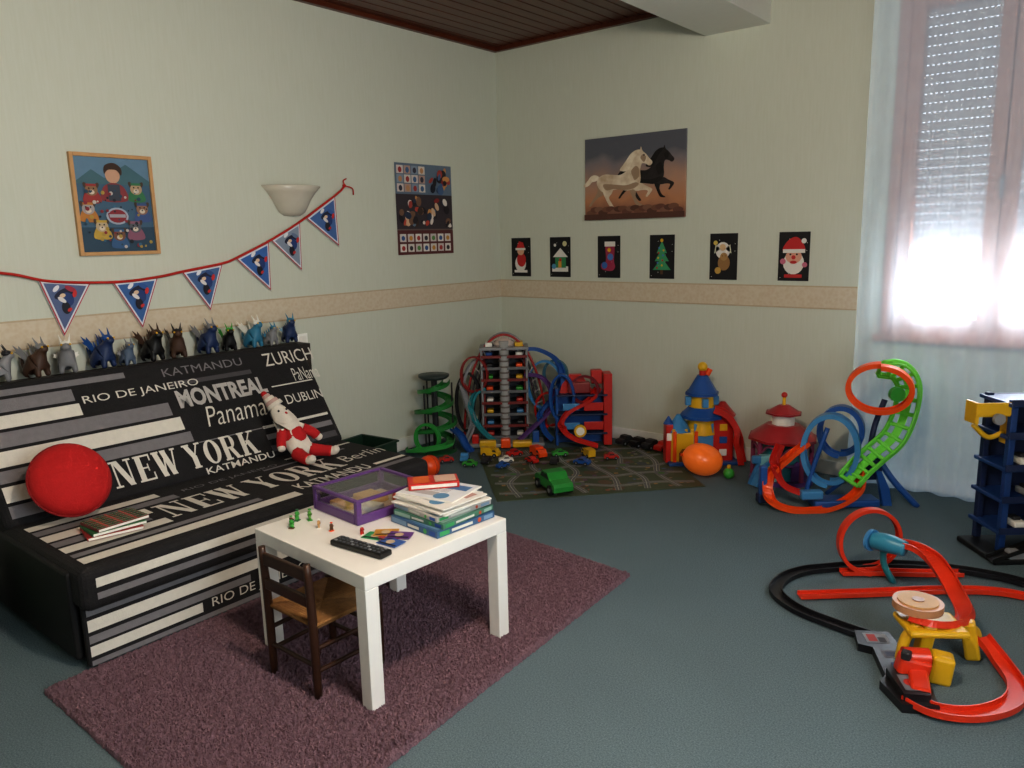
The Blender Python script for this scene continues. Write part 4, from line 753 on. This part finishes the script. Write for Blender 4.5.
# castle playset
g=T("toy_playset","blue, yellow and red toy tower playset with slide","toy playset",(1.885,-.21,0),RZ)
b=B().box((-.10,.0,.11),(.22,.14,.22),YEL,bev=.01).box((.10,.0,.16),(.20,.13,.32),RED,bev=.01).box((.0,-.055,.14),(.13,.04,.28),LBL,bev=.008)
b.prism([(-.04,0),(.04,0),(.04,.07),(.02,.1),(-.02,.1),(-.04,.07)],MX((-.12,-.072,0.01),(1,0,0),(0,0,1)),.004,M('7a4a20'))
b.prism([(-.03,0),(.03,0),(.03,.06),(0,.085),(-.03,.06)],MX((.0,-.077,0.02),(1,0,0),(0,0,1)),.004,BLU)
for x in (-.19,-.05): b.cyl((x,-.075,0),(x,-.075,.23),.012,ORG)
for i in range(5): b.box((-.195+i*.04,-.06,.23),(.02,.02,.025),YEL,bev=.003)
for i in range(3): b.box((.13,-.068,.08+i*.085),(.05,.008,.045),[WH,BLU,YEL][i],bev=.003)
b.box((.0,-.02,.012),(.46,.18,.024),BLU,bev=.006);P(b,"base",g)
b=B().cyl((0,0,.2),(0,0,.48),.10,YEL,r2=.075,seg=8).cyl((0,0,.31),(0,0,.33),.145,BLU,seg=8).cyl((0,0,.33),(0,0,.38),.14,BLU,r2=.09,seg=8).cyl((0,0,.46),(0,0,.48),.11,BLU,seg=8)
for a in range(4): b.box((.09*math.cos(a*pi/2-pi/2),.09*math.sin(a*pi/2-pi/2),.42),(.04,.035,.06),LBL,bev=.006)
P(b,"tower",g)
P(B().cyl((0,0,.48),(0,0,.59),.10,BLU,r2=.035,seg=8).cyl((0,0,.59),(0,0,.63),.022,RED).sph((0,0,.645),.032,YEL).cyl((.03,0,.59),(.05,0,.63),.018,ORG),"roof",g)
P(B().cyl((-.15,0,.22),(-.15,0,.33),.09,LBL,r2=.015,seg=8),"roof",g,"light blue small spire roof")
P(B().cyl((.14,.0,.32),(.14,.0,.41),.09,M('a82a2a',.35),r2=.015,seg=8),"roof",g,"red small spire roof")
P(B().ribbon([(.06,-.07,.36),(.13,-.09,.33),(.19,-.10,.24),(.21,-.11,.12),(.23,-.12,.015)],.085,.035,RED),"slide",g)
P(B().box((-.22,-.01,.14),(.05,.09,.26),RED,bev=.008).box((-.22,-.058,.19),(.04,.01,.05),WH,bev=.003).cyl((-.22,-.01,.27),(-.22,-.01,.32),.035,BLU,r2=.005),"turret",g)
# orange balloon
b=B();b.sph((0,0,0),(.128,.112,.10),M('ff7a2c',.3,.02,emit=.10),seg=32,rings=20);b.cyl((-.125,0,0),(-.143,0,0),.006,M('d04a10'),r2=.012,seg=8)  # faint emission in the orange rubber brightens the balloon
TM(b,"balloon","glossy orange balloon resting on the carpet","balloon",(2.03,-.49,.107),rot=(0,.25,RZ))
# mansion
g=T("toy_house","red-roofed teal and purple round toy house","toy house",(2.45,-.27,0),RZ)
MRD=M('9a262c',.35)
b=B().cyl((0,0,0),(0,0,.025),.20,PUR,seg=8).cyl((0,0,.025),(0,0,.26),.14,TEAL,seg=8).box((-.11,-.10,.10),(.12,.06,.17),M('8ac4cc',.35),bev=.01)
for a in range(8): b.cyl((.17*math.cos(a*pi/4+.39),.17*math.sin(a*pi/4+.39),.02),(.17*math.cos(a*pi/4+.39),.17*math.sin(a*pi/4+.39),.26),.014,M('8a3a5a',.4))
for a in range(8):
    t0=a*pi/4+.39;t1=t0+pi/4; b.tube([(.17*math.cos(t0),.17*math.sin(t0),.18),(.17*math.cos((t0+t1)/2),.17*math.sin((t0+t1)/2),.24),(.17*math.cos(t1),.17*math.sin(t1),.18)],.008,M('8a3a5a',.4),n=3,seg=6)
b.cyl((0,0,.12),(0,0,.13),.18,PUR,seg=8)
b.prism([(-.035,0),(.035,0),(.035,.09),(0,.125),(-.035,.09)],MX((.04,-.145,.03),(1,0,.0),(0,0,1)),.01,PUR).box((-.1,-.135,.12),(.06,.01,.07),YEL,bev=.004)
P(b,"body",g)
P(B().cyl((0,0,.26),(0,0,.275),.21,MRD,seg=8).cyl((0,0,.275),(0,0,.35),.205,M('a82e34',.35),r2=.10,seg=8),"roof",g)
P(B().cyl((0,0,.35),(0,0,.42),.07,WH,seg=8).cyl((0,0,.415),(0,0,.425),.11,MRD,seg=8).cyl((0,0,.425),(0,0,.47),.10,M('a82e34',.35),r2=.03,seg=8).cyl((0,0,.47),(0,0,.53),.01,YEL).sph((0,0,.53),.018,RED),"cupola",g)
P(B().ribbon([(-.12,-.14,.16),(-.17,-.15,.12),(-.20,-.16,.06),(-.22,-.17,.015)],.07,.02,LBL).box((-.18,-.11,.16),(.08,.03,.05),LBL,bev=.01),"slide",g)
TM(B().sph((0,0,.035),.035,GRN).box((0,-.0,.075),(.02,.02,.03),YEL,bev=.004),"toy_figure","small round green toy figure on the carpet","toy",(2.19,-.45,0))
# ------------------------------------------------------------ loop track tower
g=T("toy_loop_track","tall blue, green and orange looping car track","toy track",(2.84,-.52,0),RZ)
s=.0056
def q(px,py,y=0): return ((px-830)*s,y,(507-py)*s)
b=B().box(q(835,502,-.06),(.36,.12,.04),BLU,bev=.01)
b.prism([(0,0),(.05,0),(.03,.10),(-.02,.2),(-.05,.2),(-.02,.1)],MX(q(873,507,-.05),(1,0,0),(0,0,1)),.03,BLU)
b.tube([q(868,455),q(882,480,-.05),q(905,507,-.10)],.018,BLU).tube([q(866,460,.02),q(845,485,.05),q(830,504,.1)],.014,BLU).tube([q(800,504,0),q(808,470,.0),q(820,430)],.014,BLU).tube([q(868,450,.05),q(872,430,.06),q(880,405,.06)],.016,NAVY)
b.box(q(866,472,-.01),(.09,.06,.12),NAVY,bev=.01).box(q(800,492,-.1),(.12,.05,.05),LBL,bev=.01)
P(b,"base",g,"blue plastic base and splayed legs")
P(B().loop(q(824,452,.0),.145,(.55,1,0),.07,.02,LBL,ry=.20,shift=.06,th=.007),"loop",g,"light blue vertical loop")
P(B().loop(q(838,436,.06),.115,(.55,1,0),.065,.02,BLU,ry=.14,shift=.05,th=.007),"loop",g,"blue vertical loop")
P(B().loop(q(867,391,-.02),.165,(.5,1,.1),.06,.02,ORG,ry=.135,a0=-pi,a1=pi,shift=.05,th=.006),"loop",g,"orange-red top loop")
LG=M('6ed046',.35,.03,emit=.04)  # slight glow put into the lime plastic
gp=[q(876,374,.09),q(893,376,.07),q(902,392,.05),q(897,418,.02),q(884,440,-.02),q(866,455,-.04),q(850,468,-.06),q(838,480,-.08)]
gu=[V((-.2,-.9,-1)),V((-.7,-1,-.6)),V((-1,-1,-.1)),V((-.9,-1,.2)),V((-.7,-1,.5)),V((-.4,-.9,.8)),V((-.3,-.8,1)),V((-.2,-.6,1))]
P(B().ladder(gp,.115,LG,ups=gu,r=.013,step=3).ribbon(gp,.040,.004,LG,ups=gu),"track",g,"bright lime green slotted curved track")
P(B().ribbon([q(852,472,-.06),q(845,492,-.10),q(815,505,-.14),q(780,506,-.14),q(760,497,-.1),q(764,478,-.02),q(785,462,.03),q(805,448,.05)],.055,.02,ORG,ups=[V((-.6,0,1))]+[V((0,0,1))]*7,th=.005),"track",g,"orange-red curving floor track")
P(B().ribbon([q(775,446,.0),q(768,466,-.02),q(776,486,-.05),q(800,496,-.08)],.05,.02,RED),"track",g,"red curving upper track")
P(B().cyl(q(880,395,-.05),q(880,395,-.08),.04,GRN,seg=16),"wheel_knob",g)
P(B().box(q(757,484,-.02),(.04,.04,.20),BLU,bev=.008).box(q(757,499,-.02),(.06,.06,.05),NAVY,bev=.008),"launcher",g)
# ------------------------------------------------------------ blue rack at right
g=T("toy_rack","tall blue multi-level toy station with yellow crane","toy station",(3.71,-.68,0),RZ)
b=B()
DBL=M('1e3f78',.4,.05)
for x in (-.12,.16):
    for y in (-.09,.09): b.box((x,y,.38),(.03,.03,.72),NAVY if y>0 else DBL,bev=.004)
for z in (.12,.27,.42,.57,.72): b.box((.02,0,z),(.34,.24,.018),DBL,bev=.004).box((.02,-.122,z+.012),(.34,.006,.03),NAVY)
b.box((.02,.1,.4),(.28,.012,.66),M('16264a'))
P(b,"frame",g)
P(B().box((.0,-.05,.014),(.42,.30,.028),BLK,bev=.008).ribbon([(.14,-.15,.12),(.0,-.17,.09),(-.14,-.18,.05),(-.22,-.18,.02)],.06,.015,BLK).box((-.1,-.17,.04),(.08,.05,.05),GR,bev=.01),"base",g,"black base with ramp")
P(B().box((-.20,-.05,.67),(.17,.09,.012),YEL,bev=.003).box((-.20,-.095,.70),(.17,.01,.06),YEL,bev=.003).box((-.28,-.05,.68),(.015,.09,.10),YEL,bev=.004).box((-.12,-.05,.60),(.02,.06,.14),YEL,bev=.004).tube([(-.27,-.05,.62),(-.2,-.05,.56),(-.13,-.05,.58)],.012,YEL).cyl((-.2,-.11,.66),(-.2,-.13,.66),.025,GR),"crane",g,"yellow crane arm")
for i,(x,z,c) in enumerate([(-.04,.14,WH),(.06,.14,RED),(.0,.29,GR),(.1,.29,LBL),(-.04,.44,WH),(.06,.44,ORG),(.02,.59,GR),(.1,.74,LBL),(.0,.74,WH)]): P(B().box((x,-.06,z+.012),(.06,.09,.03),c,bev=.008).box((x,-.05,z+.032),(.035,.05,.02),DK,bev=.006),"vehicle",g)
# ------------------------------------------------------------ floor track
g=T("toy_race_track","red and black toy race track with loop and ramp","toy track",(3.45,-1.7,0))
def R3(l): return [V(p_) for p_ in l]
RT=M('d83c20',.3,.04);KT=M('1a1a1e',.4)
def part(b,nm,lb=None): b.world=True; return P(b,nm,g,lb)
part(B().ribbon(R3([(3.42,-1.98,.012),(3.30,-1.965,.01),(3.12,-1.92,.008),(3.00,-1.82,.008),(2.98,-1.68,.008),(3.02,-1.55,.008),(3.10,-1.45,.008),(3.25,-1.30,.01),(3.42,-1.19,.01),(3.60,-1.13,.01),(3.78,-1.12,.01),(3.95,-1.18,.01)]),.055,.016,KT,n=6),"track","black curved track")
part(B().ribbon(R3([(3.09,-1.80,.012),(3.30,-1.62,.012),(3.55,-1.40,.012),(3.75,-1.28,.012),(3.95,-1.28,.012)]),.048,.014,RT,n=6),"track","orange-red straight track")
part(B().ribbon(R3([(3.16,-1.47,.012),(3.28,-1.38,.012),(3.45,-1.27,.012),(3.58,-1.18,.014)]),.048,.014,RT),"track","short orange-red track")
part(B().loop((3.245,-1.38,.155),.14,(-.60,.77,0),.036,.012,RT,shift=.06,ry=.145),"loop","orange-red vertical loop")
part(B().ribbon(R3([(3.38,-1.50,.21),(3.46,-1.52,.215),(3.54,-1.56,.19),(3.63,-1.66,.13),(3.69,-1.80,.11),(3.68,-1.95,.13),(3.62,-2.04,.15),(3.55,-2.05,.17)]),.06,.02,RT,ups=[V((0,0,1)),V((0,0,1)),V((-.2,-.2,1)),V((-.4,-.2,1)),V((-.6,0,1)),V((-.5,.3,1)),V((-.2,.4,1)),V((0,0,1))]),"ramp","orange-red raised ramp")
part(B().tube([(3.29,-1.49,.20),(3.35,-1.51,.21),(3.42,-1.52,.205)],[.037,.040,.032],M('3a8aa8',.35),seg=12).cyl((3.285,-1.488,.20),(3.272,-1.483,.20),.047,LBL).tube([(3.33,-1.50,.20),(3.33,-1.47,.1),(3.36,-1.41,.0)],.014,TEAL),"booster","teal booster tube")
part(B().box((3.60,-2.04,.08),(.045,.06,.16),YEL,rot=(0,.15,.5),bev=.01).box((3.72,-1.90,.07),(.05,.05,.14),YEL,rot=(0,-.2,.2),bev=.01).tube([(3.54,-2.10,.02),(3.55,-2.08,.10),(3.58,-2.05,.15)],.018,YEL).tube([(3.72,-1.83,.01),(3.73,-1.86,.08),(3.70,-1.90,.12)],.02,YEL).box((3.61,-2.0,.135),(.20,.16,.025),YEL,rot=(0,0,.6),bev=.01).box((3.67,-2.12,.05),(.07,.07,.10),YEL,rot=(0,.1,.3),bev=.012),"support","yellow plastic supports")
part(B().cyl((3.565,-2.0,.185),(3.565,-2.0,.212),.082,M('c08a64',.4),seg=28).cyl((3.565,-2.0,.212),(3.565,-2.0,.217),.066,TAN,seg=28).cyl((3.565,-2.0,.217),(3.565,-2.0,.22),.02,M('9a6a4a',.4),seg=16).cyl((3.565,-2.0,.08),(3.565,-2.0,.185),.025,RT),"disc_platform","tan round platform")
b=B();mxl=MX((3.36,-1.99,.0),(.50,-.86,0),(.86,.5,0))
b.prism([(0,0),(.10,-.015),(.12,.03),(.30,.02),(.34,-.01),(.47,.02),(.47,.13),(.30,.15),(.12,.13),(0,.12)],mxl,.03,KT)
b.prism([(.30,.02),(.45,.03),(.45,.11),(.32,.12)],mxl,.055,KT)
m3=MX((3.36,-1.99,.0307),(.50,-.86,0),(.86,.5,0));b.rect(.02,.02,.09,.10,m3,.3,pm('8a8e96'));b.rect(.03,.03,.08,.06,m3,1,pm('a83028'));b.rect(.05,.065,.085,.09,m3,1,pm('2a2a30'));b.rect(.14,.05,.19,.11,m3,.3,pm('6a6a72'));b.rect(.15,.06,.18,.10,m3,.6,pm('28304c'));b.rect(.22,.06,.27,.10,m3,.3,pm('3a5080'))
m4=MX((3.36,-1.99,.056),(.50,-.86,0),(.86,.5,0));b.rect(.34,.04,.43,.10,m4,.3,pm('70747e'));b.disc(.385,.07,.022,m4,1,pm('a83028'))
part(b,"base","black base plate with decals")
part(B().box((3.60,-2.20,.07),(.10,.06,.07),RT,rot=(0,.2,.5),bev=.012).box((3.63,-2.25,.05),(.06,.14,.04),RT,rot=(.1,0,.3),bev=.01).cyl((3.57,-2.21,.10),(3.64,-2.17,.10),.03,RT).box((3.585,-2.235,.12),(.03,.03,.03),DK,bev=.006),"launcher","orange-red launcher")
part(B().ribbon(R3([(3.61,-2.33,.025),(3.70,-2.35,.02),(3.80,-2.29,.015),(3.875,-2.17,.015),(3.88,-2.04,.015),(3.82,-1.93,.03),(3.75,-1.88,.08)]),.058,.018,RT),"track","orange-red curved exit track")
# pendant
pl=T("pendant_lamp","white dish pendant lamp hanging from the ceiling","lamp",(3.1,-3.5,2.94))
P(B(True).cyl((3.1,-3.5,2.94),(3.1,-3.5,2.60),.006,DK).cyl((3.1,-3.5,2.94),(3.1,-3.5,2.91),.05,WH),"cord",pl)
P(B(True).lathe([(.03,2.62),(.12,2.60),(.2,2.56),(.24,2.52),(.235,2.52),(.19,2.555),(.11,2.59),(.03,2.61)],(3.1,-3.5,0),WH),"lamp_shade",pl)
P(B(True).sph((3.1,-3.5,2.56),.035,M('fff0d0',.3,0,emit=3)),"bulb",pl)
# ------------------------------------------------------------ lights
def light(nm,tp,loc,power,col,rot=(0,0,0),**k):
    l=bpy.data.lights.new(nm,tp);l.energy=power;l.color=col
    for a,v_ in k.items(): setattr(l,a,v_)
    o=link(bpy.data.objects.new(nm,l));o.location=loc;o.rotation_euler=rot;return o
light("ceiling_light",'POINT',(3.1,-3.5,2.42),90,(1,.82,.64),shadow_soft_size=.10)
light("daylight",'AREA',(3.45,.26,1.13),75,(.84,.92,1.0),rot=(-pi/2,0,0),shape='RECTANGLE',size=1.1,size_y=.50)
light("daylight",'AREA',(XR+.25,(RY0+RY1)/2,(RZ0+RZ1)/2),78,(.88,.96,1.0),rot=(0,pi/2,0),shape='RECTANGLE',size=1.5,size_y=1.5)  # fill light shining in through the added, unseen right-hand window
wd=bpy.data.worlds.new("World");bpy.context.scene.world=wd;wd.use_nodes=True;bg=wd.node_tree.nodes["Background"];bg.inputs[0].default_value=(.80,.88,1,1);bg.inputs[1].default_value=1.3
# ------------------------------------------------------------ camera
pitch,roll,yaw=0.18741,-0.02247,0.68703
fw=V((-math.sin(yaw)*math.cos(pitch),math.cos(yaw)*math.cos(pitch),-math.sin(pitch)));r0=V((math.cos(yaw),math.sin(yaw),0));u0=r0.cross(fw)
rr=r0*math.cos(roll)+u0*math.sin(roll);uu=-r0*math.sin(roll)+u0*math.cos(roll)
cd=bpy.data.cameras.new("Camera");cd.sensor_width=36;cd.lens=768.96/1024*36;cd.clip_start=.05
co=link(bpy.data.objects.new("Camera",cd));co.matrix_world=Matrix(((rr.x,uu.x,-fw.x,4.06701),(rr.y,uu.y,-fw.y,-4.84278),(rr.z,uu.z,-fw.z,1.5),(0,0,0,1)))
bpy.context.scene.camera=co
vs_=bpy.context.scene.view_settings;vs_.view_transform='Standard'
try: vs_.look='Medium High Contrast'
except Exception: pass
